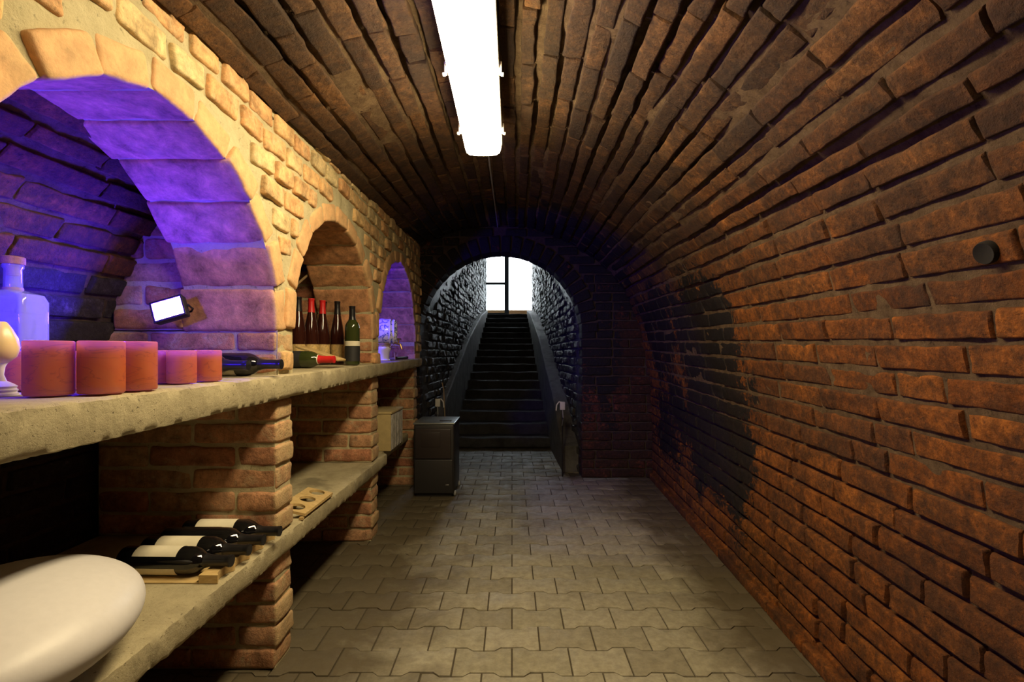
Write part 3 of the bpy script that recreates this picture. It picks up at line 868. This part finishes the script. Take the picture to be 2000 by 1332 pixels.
for (a, b) in ((pz(611), pz(556)), (pz(551.5), 4.12)):
    mb = MB(); box(mb, px(948), YD, a, px(986), YD + .006, b)
    p = mb.build('pane', M['pane']); p.parent = lf
mb = MB(); box(mb, px(994), YD - .03, DZ, px(1041), YD + .10, DZ + .035, bev=.004)
p = mb.build('threshold', M['steel']); p.parent = d; p.matrix_parent_inverse = Matrix.Translation((0, -YD, -DZ))
mb = MB(); box(mb, -1.2, YD + .35, DZ - .1, 1.2, YD + .50, DZ + .16, bev=.01)
tag(mb.build('timber_step', M['door_wood']), 'brown timber step just outside the open right half of the doorway', 'step')
mb = MB(); box(mb, -8, YD + .06, DZ - .3, 8, YD + 20, DZ - .12)
tag(mb.build('ground_outside', M['terrace']), kind='structure')
# masonry that closes the top of the passage around the door
mb = MB(); box(mb, -1.6, YD + .0, 4.7, 1.6, YD + .2, 5.6); box(mb, -1.6, YD, 1.0, dl - .0, YD + .2, 5.0); box(mb, dr, YD, 1.0, 1.6, YD + .2, 5.0)
tag(mb.build('wall_door', M['passage_mortar']), kind='structure')

# ------------------------------------------------------------------ fluorescent ceiling light
LX, LY0, LY1 = CX, .74, 2.03
t = empty('ceiling_light', (0, 0, 0))
tag(t, 'long lit fluorescent batten light under the crown of the vault', 'light fixture')
mb = MB()
box(mb, LX - .062, LY0 - .012, 1.915, LX + .062, LY1 + .012, 1.955, bev=.008)
box(mb, LX - .078, LY0 - .012, 1.900, LX + .078, LY1 + .012, 1.917, bev=.005)
mb.build('housing', M['grey_plastic'], t)
mb = MB(); vs = []; fs = []
sec = [(-.072, 1.900), (-.072, 1.880), (-.066, 1.862), (-.052, 1.853), (-.02, 1.850), (.02, 1.850), (.052, 1.853), (.066, 1.862), (.072, 1.880), (.072, 1.900)]
for yy, f in ((LY0, .9), (LY0 + .012, 1.0), (LY1 - .012, 1.0), (LY1, .9)):
    for (x, z) in sec: vs.append((LX + x * f, yy, 1.900 + (z - 1.900) * f))
ns = len(sec)
for i in range(3):
    for k in range(ns - 1): fs.append((i * ns + k, i * ns + k + 1, (i + 1) * ns + k + 1, (i + 1) * ns + k))
fs.append(tuple(range(ns - 1, -1, -1))); fs.append(tuple(3 * ns + k for k in range(ns)))
mb.add(vs, fs); mb.build('diffuser', M['diffuser'], t)
for sgn in (-1, 1):
    for yy in (.86, 1.14, 1.50, 1.90):
        mb = MB()
        box(mb, LX + sgn * .078, yy - .008, 1.888, LX + sgn * .086, yy + .008, 1.925, bev=.003)
        box(mb, LX + sgn * .083, yy - .006, 1.884, LX + sgn * .092, yy + .006, 1.892, bev=.002)
        mb.build('clip', M['white_plastic'], t)
for yy in (1.0, 1.8):
    mb = MB(); tube(mb, [(LX, yy, 1.95), (LX, yy, 2.04 + .02 * yy)], .008); mb.build('hanger_rod', M['steel'], t)
mb = MB(); box(mb, LX - .02, LY1 + .01, 1.915, LX + .02, LY1 + .035, 1.94, bev=.005); mb.build('cable_gland', M['grey_plastic'], t)
mb = MB(); pts = []
for k in range(30):
    y = LY1 + .03 + (YE - LY1 - .04) * k / 29
    zz = vault_z(CX + .001, y) - .016 if k > 3 else 1.928 + (vault_z(CX + .001, y) - .016 - 1.928) * (k / 4) ** 1.0
    pts.append((LX - .005 * k / 29 + .0, y, zz + .002 * math.sin(k * 2)))
tube(mb, pts, .0045, 6)
tag(mb.build('cable', M['grey_plastic']), 'thin grey cable running from the lamp along the crown of the vault', 'cable')

# ------------------------------------------------------------------ violet floodlights
def floodlight(loc, aim, roll, label, group='violet LED floodlights in the niches', sc=.86, led='flood'):
    z = Vector(aim).normalized(); up = Vector((0, 0, 1)); x = up.cross(z).normalized(); yv = z.cross(x)
    m = Matrix((x, yv, z)).transposed().to_4x4(); m.translation = Vector(loc)
    m = m @ Matrix.Rotation(roll, 4, 'Z') @ Matrix.Scale(sc, 4)
    t = empty('floodlight'); t.matrix_world = m; tag(t, label, 'floodlight', group)
    mb = MB(); box(mb, -.056, -.041, -.034, .056, .041, -.004, bev=.006)
    for k in range(5): box(mb, -.045 + k * .0195, -.03, -.046, -.039 + k * .0195, .03, -.033)
    # rim
    box(mb, -.056, .033, -.006, .056, .041, .004, bev=.002); box(mb, -.056, -.041, -.006, .056, -.033, .004, bev=.002)
    box(mb, -.056, -.034, -.006, -.049, .034, .004, bev=.002); box(mb, .049, -.034, -.006, .056, .034, .004, bev=.002)
    mb.build('housing', M['black_plastic'], t)
    mb = MB(); box(mb, -.049, -.033, -.004, .049, .033, .0015); mb.build('led_panel', M[led], t)
    mb = MB(); tube(mb, [(-.062, 0, -.015), (-.062, -.004, -.05), (-.05, -.006, -.065), (.05, -.006, -.065), (.062, -.004, -.05), (.062, 0, -.015)], .004); mb.build('bracket', M['black_plastic'], t)
    return t
floodlight((-1.080, 1.575, 1.195), (.12, -1, .22), R(19), 'glowing violet LED floodlight against the jamb of the near niche')
floodlight((-1.17, .76, 1.24), (.02, 1, .12), R(8), 'violet LED floodlight at the near side of the first niche', led='flood_dim')
floodlight((-1.12, 3.05, 1.42), (.75, 1, -.12), R(5), 'violet LED floodlight hidden at the near side of the far niche', led='flood_far')

# ------------------------------------------------------------------ bottles
def bottle(kind, glass_m, cap_m, label_m=None, lab=None, caplen=.07, label2=None):
    """bottle standing on z=0, axis z"""
    t = empty('wine_bottle')
    if kind == 'bordeaux':
        H = .300; P = [(0, .006), (.028, .003), (.0345, .002), (.037, .008), (.037, .185), (.036, .197), (.031, .212), (.0225, .224), (.0165, .234), (.0145, .248), (.014, .292), (.0155, .293), (.0155, .300), (.010, .300)]
    else:
        H = .335; P = [(0, .006), (.026, .003), (.0335, .002), (.036, .008), (.036, .135), (.035, .155), (.0325, .178), (.0285, .205), (.0235, .232), (.0185, .258), (.0150, .282), (.0138, .300), (.0138, .327), (.015, .328), (.015, .335), (.010, .335)]
    mb = MB(); lathe(mb, P, 28); mb.build('glass_body', glass_m, t)
    z0 = H - caplen
    def rad(z):
        for (ra, za), (rb, zb) in zip(P[1:-1], P[2:]):
            if za <= z <= zb and zb > za: return ra + (rb - ra) * (z - za) / (zb - za)
        return P[-2][0]
    mb = MB(); q = [(rad(z0) + .0003, z0)] + [(rad(z0 + (H - z0) * k / 8) + .0009, z0 + (H - z0) * k / 8) for k in range(1, 8)] + [(.0162, H - .006), (.0160, H + .0006), (.013, H + .001), (0, H + .0006)]
    lathe(mb, q, 24); mb.build('capsule', cap_m, t)
    for lb in ([(label_m, lab)] if label_m else []) + ([label2] if label2 else []):
        m_, (za, zb, aa, ab) = lb
        mb = MB(); lathe(mb, [(rad(za) + .0006, za), (rad((za + zb) / 2) + .0007, (za + zb) / 2), (rad(zb) + .0006, zb)], 24, a0=aa, a1=ab); mb.build('label', m_, t)
    return t
def place(t, tip_or_base, mode, label, group, yaw=0.0, tilt=0.0, roll=0.0, H=.3, r=.037):
    if mode == 'stand':
        t.location = tip_or_base; t.rotation_euler = (tilt, 0, yaw)
    else:   # lying: the neck tip at tip_or_base, axis pointing +x rotated by yaw
        ax = Vector((math.cos(yaw), math.sin(yaw), 0))
        t.matrix_world = Matrix.Translation(Vector(tip_or_base) - ax * H) @ Matrix.Rotation(yaw, 4, 'Z') @ Matrix.Rotation(R(90), 4, 'Y') @ Matrix.Rotation(roll, 4, 'Z')
    return tag(t, label, 'bottle', group)
# four dark bottles on the lower shelf
G = 'dark bottles lying on the lower shelf'
proto = bottle('bordeaux', M['black_glass'], M['black_cap'], M['label_cream'], (.045, .165, R(100), R(260)))
spots = [(-.742, 1.606, R(0), 'farthest of the four lying dark bottles, cream label up, touching the brick pier'), (-.757, 1.530, R(-95), 'second farthest of the four lying dark bottles, label turned away'), (-.760, 1.452, R(8), 'third farthest of the four lying dark bottles, cream label facing up'), (-.768, 1.374, R(-25), 'nearest of the four lying dark bottles, beside the white oval shell')]
for i, (x, y, rl, lb) in enumerate(spots):
    o = proto if i == 0 else copy_tree(proto)
    place(o, (x, y, LZ1 + .041), 'lie', lb, G, yaw=R((0, 0, -.5, -1.5)[i]), roll=rl)
mb = MB(); lathe(mb, [(.0377, .05), (.0378, .10), (.0377, .165)], 16, a0=R(308), a1=R(362)); mb.build('label', M['label_cream'], o)
# three on the upper shelf
G = 'dark bottles lying on the upper shelf by the first pier'
spots = [(-.735, 1.600, R(200), 'dark lying bottle whose black capped neck reaches past the shelf edge at the first pier'), (-.800, 1.523, R(200), 'dark lying bottle in the middle of the three beside the small orange cups'), (-.850, 1.446, R(200), 'dark lying bottle nearest the small orange cups on the upper shelf')]
for i, (x, y, rl, lb) in enumerate(spots):
    o = copy_tree(proto)
    place(o, (x, y, shelf_z(y) + .038), 'lie', lb, G, yaw=0, roll=rl)
# standing tall bottles of the middle niche
G = 'slender brown bottles standing in the middle niche'
hk = bottle('hock', M['brown_glass'], M['black_cap'], M['label_gold'], (.03, .105, R(-170), R(10)))
hr = bottle('hock', M['brown_glass'], M['red_cap'], M['label_gold'], (.03, .105, R(-170), R(10)))
for i, (o_, u, y, lb) in enumerate([(hk, 583, 2.44, 'slender dark capped brown bottle standing nearest the left jamb of the middle niche'),
                  (hr, 608, 2.52, 'slender brown bottle with red capsule, left one of the two red capped'),
                  (None, 630, 2.62, 'slender brown bottle with red capsule, right one of the two red capped'),
                  (None, 659, 2.68, 'slender dark capped brown bottle standing between the red capped and the green bottle')]):
    o = o_ if o_ else copy_tree(hr if i == 2 else hk)
    place(o, ((u - 1000) * y / F, y, shelf_z(y) + .001), 'stand', lb, G, yaw=R(i * 17 - 20))
o = copy_tree(hk); place(o, (-1.045, 2.70, shelf_z(2.7) + .004), 'stand', 'slender brown bottle leaning behind the two red capped bottles', G); o.rotation_euler = (R(-2), R(5), 0); o.location.z += .002
o = copy_tree(hk); place(o, (-1.13, 2.66, shelf_z(2.66) + .001), 'stand', 'slender brown bottle standing at the back of the middle niche', G)
gb = bottle('bordeaux', M['green_glass'], M['black_cap'], M['label_dark'], (.02, .095, R(-170), R(60)), label2=(M['label_cream'], (.097, .122, R(-170), R(60))))
place(gb, (-.815, 2.56, shelf_z(2.56) + .001), 'stand', 'green shouldered bottle with black label standing right of the slender bottles', None)
rb = bottle('bordeaux', M['green_glass'], M['red_cap'], M['label_dark'], (.05, .16, 0, 2 * PI), label2=(M['label_cream'], (.228, .234, 0, 2 * PI)))
place(rb, (-.775, 2.19, shelf_z(2.19) + .039), 'lie', 'lying green bottle with a bright red capsule at the front of the middle niche', None, yaw=R(-2))
gb2 = bottle('bordeaux', M['green_glass'], M['black_cap'])
place(gb2, (-.90, 2.285, shelf_z(2.285) + .039), 'lie', 'lying green bottle behind the one with the red capsule', None, yaw=R(-2))
# slanted wooden board lying over the bottles
mb = MB(); rbox(mb, Matrix.Translation((-.872, 2.29, shelf_z(2.4) + .062)) @ Matrix.Rotation(R(-6), 4, 'Z') @ Matrix.Rotation(R(17), 4, 'Y'), Vector((.105, .040, .005)), .002, (2, 1, 1))
tag(mb.build('wooden_board', M['pine']), 'pale wooden board lying aslant in front of the slender bottles', 'board')

mb = MB(); tube(mb, [(-1.045, 1.802, 1.09), (-1.062, 2.1, 1.22), (-1.085, 2.5, 1.39), (-1.115, 2.805, 1.52)], .006, 8)
tag(mb.build('wooden_rod', M['twine']), 'thin brown rod leaning across the upper back of the middle niche above the bottles', 'rod')

# ------------------------------------------------------------------ orange cups
def cup(r, h):
    mb = MB(); w = .006
    lathe(mb, [(0, .0), (r - .003, .0), (r, .003), (r, h - .002), (r - .002, h), (r - w + .001, h), (r - w, h - .002), (r - w - .001, h * .72), (r - w - .002, .012), (0, .012)], 40)
    return mb
GB = 'large orange alabaster cups'; GS = 'small orange alabaster cups'
M['wax'] = plain('orange_wax', (0.80, 0.24, 0.05), 0.6)
def wax(r, h, parent):
    mb = MB(); lathe(mb, [(0, .0125), (r - .0085, .0125), (r - .0085, h * .86), (r - .014, h * .83), (r * .4, h * .80), (0, h * .79)], 32); mb.build('wax_fill', M['wax'], parent)
big = [(-.869, .942, 'leftmost of the three large orange alabaster cups'), (-.803, .982, 'middle one of the three large orange alabaster cups'), (-.794, 1.060, 'rightmost of the three large orange alabaster cups')]
o0 = cup(.0375, .102).build('candle_cup', M['alabaster']); wax(.0375, .102, o0)
for i, (x, y, lb) in enumerate(big):
    o = o0 if i == 0 else copy_tree(o0)
    o.location = (x, y, shelf_z(y) + .0028); o.rotation_euler.z = i * 1.9; tag(o, lb, 'cup', GB)
sm = [(-1.035, 1.055, 'small orange alabaster cup at the far left behind the large cups'), (-.945, 1.085, 'small orange alabaster cup seen in the gap between the left two large cups'), (-.880, 1.272, 'small orange alabaster cup just right of the large cups'), (-.826, 1.255, 'middle one of the three small orange cups right of the large ones'), (-.812, 1.34, 'small orange alabaster cup next to the lying dark bottles')]
o0 = cup(.0325, .082).build('candle_cup', M['alabaster']); wax(.0325, .082, o0)
for i, (x, y, lb) in enumerate(sm):
    o = o0 if i == 0 else copy_tree(o0)
    o.location = (x, y, shelf_z(y) + .0028); o.rotation_euler.z = i * 1.3 + .5; tag(o, lb, 'cup', GS)

# ------------------------------------------------------------------ square glass flask, patterned holder, cream vase
t = empty('glass_flask', (-1.243, 1.25, shelf_z(1.25) + .001)); tag(t, 'square clear glass flask with a cork stopper behind the orange cups', 'flask')
def flaskmesh(mb, o, inner=False):
    secs = [(.0, .056 - o, .036 - o, .012), (.006, .060 - o, .040 - o, .012), (.205, .060 - o, .040 - o, .012), (.222, .054 - o, .036 - o, .016), (.230, .030 - o, .026 - o, .022), (.234, .0185 - o, .0185 - o, .0185 - o), (.285, .0175 - o, .0175 - o, .0175 - o), (.290, .021 - o, .021 - o, .021 - o), (.297, .021 - o, .021 - o, .021 - o)]
    vs = []; fs = []; n = 32
    for (z, a, b, r) in secs:
        r = min(r, a, b)
        for k in range(n):
            th = 2 * PI * (k + .5) / n; c, s = math.cos(th), math.sin(th)
            vs.append((math.copysign(a - r, c) + r * c, math.copysign(b - r, s) + r * s, z + (o if z < .1 else 0)))
    for i in range(len(secs) - 1):
        for k in range(n):
            k2 = (k + 1) % n; f = (i * n + k, i * n + k2, (i + 1) * n + k2, (i + 1) * n + k); fs.append(f[::-1] if inner else f)
    b0 = tuple(range(n)); fs.append(b0 if inner else b0[::-1])
    base = len(mb.v); mb.add(vs, fs); return base + (len(secs) - 1) * n, n
mb = MB(); a, n = flaskmesh(mb, 0); b, n = flaskmesh(mb, .004, True)
for k in range(n):
    k2 = (k + 1) % n; mb.f.append((a + k, a + k2, b + k2, b + k)); mb.mi.append(0)
mb.build('glass_body', M['clear_glass'], t)
mb = MB(); lathe(mb, [(0, .270), (.0125, .270), (.0132, .297), (.0235, .2975), (.0235, .315), (.021, .317), (0, .317)], 24); mb.build('cork_stopper', M['cork'], t)
mb = MB(); lathe(mb, [(.0195, .232), (.0205, .236), (.0195, .240)], 20); mb.build('neck_cord', M['twine'], t)
mb = MB(); box(mb, -.006, -.0415, .090, .008, -.0405, .108); mb.build('label', M['label_cream'], t)
mb = MB(); vs = []; fs = []; n = 8
for (z, w, d_) in ((0, .030, .026), (.008, .032, .028), (.055, .034, .030), (.10, .024, .022), (.108, .020, .018)):
    for k in range(n):
        th = 2 * PI * (k + .5) / n; vs.append((w * math.cos(th), d_ * math.sin(th), z))
for i in range(4):
    for k in range(n): fs.append((i * n + k, i * n + (k + 1) % n, (i + 1) * n + (k + 1) % n, (i + 1) * n + k))
fs.append(tuple(range(n - 1, -1, -1))); fs.append(tuple(4 * n + k for k in range(n)))
mb.add(vs, fs)
o = mb.build('tealight_holder', M['lace'], angle=25); o.location = (-1.10, 1.155, shelf_z(1.155) + .001)
tag(o, 'faceted lace patterned tealight holder between the flask and the large orange cups', 'candle holder')
t = empty('pear_vase', (-.965, .945, shelf_z(.945) + .001)); tag(t, 'cream pear shaped vase on a ribbed foot at the left frame edge', 'vase')
mb = MB(); lathe(mb, [(0, .060), (.012, .062), (.024, .074), (.0285, .090), (.026, .108), (.018, .126), (.011, .138), (.008, .140), (.006, .138), (.014, .115), (.02, .09), (.01, .072), (0, .070)], 32); mb.build('bulb', M['cream_ceramic'], t)
mb = MB(); lathe(mb, [(0, 0), (.027, 0), (.027, .004), (.024, .007), (.026, .011), (.023, .014), (.025, .018), (.020, .022), (.010, .028), (.006, .04), (.008, .055), (.012, .063), (0, .063)], 32); mb.build('ribbed_foot', M['white_ceramic'], t)

# ------------------------------------------------------------------ ceramic keg in the far niche
KY = 3.36; kz = shelf_z(KY) + .001
t = empty('ceramic_keg', (-.87, KY, kz)); tag(t, 'small white ceramic barrel with blue ornament on a stand in the far niche', 'keg')
rot = Matrix.Translation((0, 0, .195)) @ Matrix.Rotation(R(12), 4, 'Z') @ Matrix.Rotation(R(90), 4, 'Y')
mb = MB(); lathe(mb, [(0, -.095), (.066, -.095), (.070, -.098), (.074, -.094), (.084, -.045), (.0875, 0), (.084, .045), (.074, .094), (.070, .098), (.066, .095), (.064, .088), (0, .088)], 40, mat=rot); mb.build('barrel_body', M['keg'], t)
for zz in (-.075, -.05, .05, .075):
    mb = MB(); rr = .0875 - (zz / .094) ** 2 * .0125; lathe(mb, [(rr - .002, zz - .007), (rr + .003, zz - .005), (rr + .003, zz + .005), (rr - .002, zz + .007)], 40, mat=rot); mb.build('hoop', M['white_ceramic'], t)
mb = MB(); lathe(mb, [(0, 0), (.05, 0), (.052, .006), (.046, .012), (.050, .06), (.058, .072), (.060, .085), (.055, .10), (.04, .112), (0, .112)], 32); mb.build('stand', M['white_ceramic'], t)
mb = MB(); tube(mb, [(.05, .0, .13), (.10, -.01, .115), (.125, -.012, .11), (.135, -.012, .075)], .007); tube(mb, [(.112, -.012, .112), (.112, -.012, .145)], .005); tube(mb, [(.095, -.012, .145), (.13, -.012, .145)], .005); mb.build('tap', M['brass'], t)
mb = MB(); pts = []
for k in range(60):
    a = 2 * PI * k / 15; pts.append((.055 * math.cos(a), .055 * math.sin(a), .080 + .0006 * k))
tube(mb, pts, .004, 6); tube(mb, [(.055, -.02, .09), (.085, -.035, .11), (.10, -.03, .09), (.07, -.02, .085), (.09, -.03, .05), (.095, -.035, .01)], .004, 6); mb.build('twine_bow', M['twine'], t)
mb = MB(); tube(mb, [(-.835, 3.62, shelf_z(3.7) + .012), (-.82, 3.8, shelf_z(3.8) + .012), (-.82, 3.92, shelf_z(3.9) + .012)], .011, 10)
tag(mb.build('iron_bar', M['black_plastic']), 'short black bar lying on the shelf right of the ceramic barrel', 'bar')

# ------------------------------------------------------------------ wooden bottle racks on the lower shelf
def rack(y0, y1, x, label, ncut, deep):
    t = empty('bottle_rack', (x, y0, LZ1 + .001)); tag(t, label, 'bottle rack', 'wooden bottle racks on the lower shelf')
    mb = MB(); N = 80; L = y1 - y0; vs = []; fs = []
    for i in range(N + 1):
        yy = L * i / N; u = (yy / L * ncut) % 1.0; hcut = math.sqrt(max(0, 1 - ((u - .5) / .42) ** 2)) if abs(u - .5) < .42 else 0
        w = .020 - (.012 if i not in (0, N) else 0) * hcut
        for (dx, zz) in ((-.030, 0), (w, 0), (w, .022), (-.030, .022)): vs.append((dx, yy, zz))
    for i in range(N):
        for k in range(4): fs.append((i * 4 + k, i * 4 + (k + 1) % 4, (i + 1) * 4 + (k + 1) % 4, (i + 1) * 4 + k))
    fs.append((3, 2, 1, 0)); fs.append(tuple(N * 4 + k for k in range(4)))
    mb.add(vs, fs); mb.build('scalloped_rail', M['pine'], t, angle=30)
    mb = MB(); box(mb, -.26, .0, .0, -.031, y1 - y0, .0025); mb.build('base_board', M['pine'], t)
    return t
rack(1.325, 1.648, -.798, 'pale wooden scalloped rack cradling the four lying dark bottles', 4, .65)
# second, empty: a low board with oval openings
t = empty('bottle_rack', (-.815, 1.835, LZ1 + .001)); tag(t, 'empty pale wooden rack with dark oval openings beyond the first pier', 'bottle rack')
mb = MB(); vs = []; fs = []
L, Wd = .30, .105
holes = [(.065, .022), (.165, .022), (.262, .022)]
# board tipped towards the room, pierced by oval openings: built as cells with holes
NSEG = 24
for (hy, hr_) in holes:
    y0_, y1_ = hy - .05, hy + .05 if hy < .25 else .30
    y0_ = max(0, y0_)
    outer = []; inner = []
    for k in range(NSEG):
        a = 2 * PI * k / NSEG; c, s = math.cos(a), math.sin(a)
        m_ = max(abs(c) / 1.0, abs(s) / 1.0); ox, oy = c / m_, s / m_
        yy = (y0_ + y1_) / 2 + ox * (y1_ - y0_) / 2; xx = oy * Wd / 2
        outer.append((xx, yy)); inner.append((.030 * s, hy + .032 * c))
    b = len(vs)
    for z in (0.030, 0.020):
        for (xx, yy) in outer: vs.append((xx, yy, z - xx * .22))
        for (xx, yy) in inner: vs.append((xx, yy, z - xx * .22))
    for k in range(NSEG):
        k2 = (k + 1) % NSEG
        fs.append((b + k, b + k2, b + NSEG + k2, b + NSEG + k)); q = b + 2 * NSEG
        fs.append((q + k2, q + k, q + NSEG + k, q + NSEG + k2)); fs.append((b + NSEG + k, b + NSEG + k2, q + NSEG + k2, q + NSEG + k)); fs.append((b + k2, b + k, q + k, q + k2))
mb.add(vs, fs); mb.build('pierced_board', M['pine'], t, angle=30)
for yy in (.006, .29):
    mb = MB(); box(mb, -.05, yy - .006, 0, -.036, yy + .006, .0275); mb.build('foot', M['pine'], t)
    mb = MB(); box(mb, .036, yy - .006, 0, .05, yy + .006, .009); mb.build('foot', M['pine'], t)

# ------------------------------------------------------------------ white oval shell on the lower shelf
mb = MB(); vs = []; fs = []; NU, NV = 64, 40
for j in range(NV + 1):
    ph = PI * j / NV
    for i in range(NU):
        th = 2 * PI * i / NU
        x = math.cos(ph); r_ = math.sin(ph)
        y_ = r_ * math.cos(th); z_ = r_ * math.sin(th)
        vs.append((x * .2929, y_ * .2115, z_ * .0952))
for j in range(NV):
    for i in range(NU):
        i2 = (i + 1) % NU; fs.append((j * NU + i, (j + 1) * NU + i, (j + 1) * NU + i2, j * NU + i2))
mb.add(vs, fs)
o = mb.build('oval_shell', M['white_oval'], angle=180)
o.matrix_world = Matrix.Translation((-.943, .931, .5425)) @ Matrix.Rotation(2.0712, 4, 'Z') @ Matrix.Rotation(.042, 4, 'Y')
tag(o, 'large smooth white oval shell lying on the lower shelf at the near left', 'ornament')

# ------------------------------------------------------------------ box on the far lower shelf
t = empty('cardboard_box', (-.90, 3.42, .4255)); tag(t, 'pale cardboard box with grey side on the far lower shelf', 'box')
mb = MB(); box(mb, -.13, -.17, 0, .115, .17, .245, bev=.004); mb.build('carton', M['card'], t)
mb = MB(); box(mb, .1155, -.165, .004, .118, .165, .235, bev=.001)
for k in range(7): box(mb, .117, -.15 + k * .048, .01, .121, -.142 + k * .048, .23)
mb.build('printed_side', M['card_grey'], t)
mb = MB(); box(mb, -.135, -.175, .240, .122, .175, .255, bev=.003); mb.build('lid', M['card'], t)

# ------------------------------------------------------------------ dark cabinet on the floor
CY0, CY1, CX0, CX1, CZ1 = 3.69, 4.08, -.725, -.428, .535
t = empty('floor_cabinet', ((CX0 + CX1) / 2, CY0, 0)); tag(t, 'charcoal floor standing cabinet with grey top in front of the arch', 'cabinet')
def pt(o): o.matrix_parent_inverse = Matrix.Translation((-(CX0 + CX1) / 2, -CY0, 0)); return o
mb = MB(); box(mb, CX0, CY0 + .012, .018, CX1, CY1, CZ1, bev=.012); box(mb, CX0 + .02, CY0 + .03, 0, CX1 - .02, CY1 - .03, .02); pt(mb.build('body', M['cab_dark'], t))
mb = MB(); box(mb, CX0 - .004, CY0 + .003, CZ1, CX1 + .006, CY1, CZ1 + .014, bev=.005); pt(mb.build('top_plate', M['cab_top'], t))
mb = MB(); box(mb, CX0 + .012, CY0, .285, CX1 - .022, CY0 + .02, CZ1 - .03, bev=.004)
box(mb, CX0 + .055, CY0 - .003, .37, CX1 - .10, CY0 + .01, .48, bev=.003); pt(mb.build('upper_panel', M['cab_panel'], t))
mb = MB(); box(mb, CX0 + .006, CY0 - .002, .03, CX1 - .008, CY0 + .02, .279, bev=.006); pt(mb.build('lower_door', M['cab_dark'], t))
mb = MB(); box(mb, CX1 - .062, CY0 - .005, .088, CX1 - .036, CY0 - .001, .098, bev=.002); pt(mb.build('badge', M['steel'], t))
for yy in (CY0 + .05, CY1 - .05):
    mb = MB(); lathe(mb, [(0, -.008), (.018, -.008), (.02, -.004), (.02, .004), (.018, .008), (0, .008)], 18, mat=Matrix.Translation((CX1 + .004, yy, .020)) @ Matrix.Rotation(R(90), 4, 'Y')); pt(mb.build('castor', M['grey_plastic'], t))
mb = MB(); box(mb, CX1 - .12, CY0 + .10, CZ1 + .014, CX1 - .03, CY0 + .14, CZ1 + .020, bev=.002)
pt(mb.build('control_strip', M['black_plastic'], t))

# ------------------------------------------------------------------ small white devices by the stairs
def sensor(x, y, z, side, label):
    t = empty('sensor_box', (x, y, 0)); tag(t, label, 'sensor', 'small white boxes at the foot of the stairs')
    mb = MB(); tube(mb, [(0, 0, 0.0), (0, 0, z - .03)], .007, 8); mb.build('post', M['black_plastic'], t)
    mb = MB(); box(mb, -.022, -.015, z - .035, .022, .015, z + .035, bev=.005); mb.build('case', M['white_plastic'], t)
    mb = MB(); tube(mb, [(0, -.005, z + .03), (side * .03, -.01, z + .036), (side * .05, -.01, z + .01), (side * .055, -.01, z - .04)], .006, 6); mb.build('cable_loop', M['white_plastic'], t)
    mb = MB(); tube(mb, [(.0, -.016, z - .035), (.004, -.02, z - .10), (-.004, -.02, z - .17)], .005, 6); mb.build('lead', M['grey_plastic'], t)
sensor(-.665, 4.50, .62, 1, 'small white box with cable on a post behind the dark cabinet')
sensor(.435, 4.33, .61, -1, 'small white box with cable on a post at the right foot of the stairs')
mb = MB(); tube(mb, [(-.60, 4.5, 0), (-.602, 4.5, .5), (-.615, 4.52, .74), (-.63, 4.52, .80)], .005, 6)
tag(mb.build('cable', M['twine']), 'thin upright cable beside the left small white box', 'cable')
# dark hole in the right wall, drawn as a black ring and disc
best = None
for k in range(120):
    sv = bR * .4 + k * .01
    for q in range(40):
        yv = .7 + q * .015; p = V(sv, yv); e = math.hypot(1000 + F * p.x / yv - 1940, 693 - F * (p.z - CH) / yv - 487)
        if p.x > 0 and (best is None or e < best[0]): best = (e, sv, yv)
p = V(best[1], best[2]); n = vnorm(best[1], best[2])
m = n.to_track_quat('Z', 'Y').to_matrix().to_4x4(); m.translation = p
mb = MB(); lathe(mb, [(.019, -.03), (.022, .014), (.020, .019), (.0165, .018), (.014, .0165), (0, .016)], 24, mat=m)
tag(mb.build('wall_hole', M['hole']), 'small black hole in the brick wall near the right frame edge, shaped as a pipe end', 'pipe')
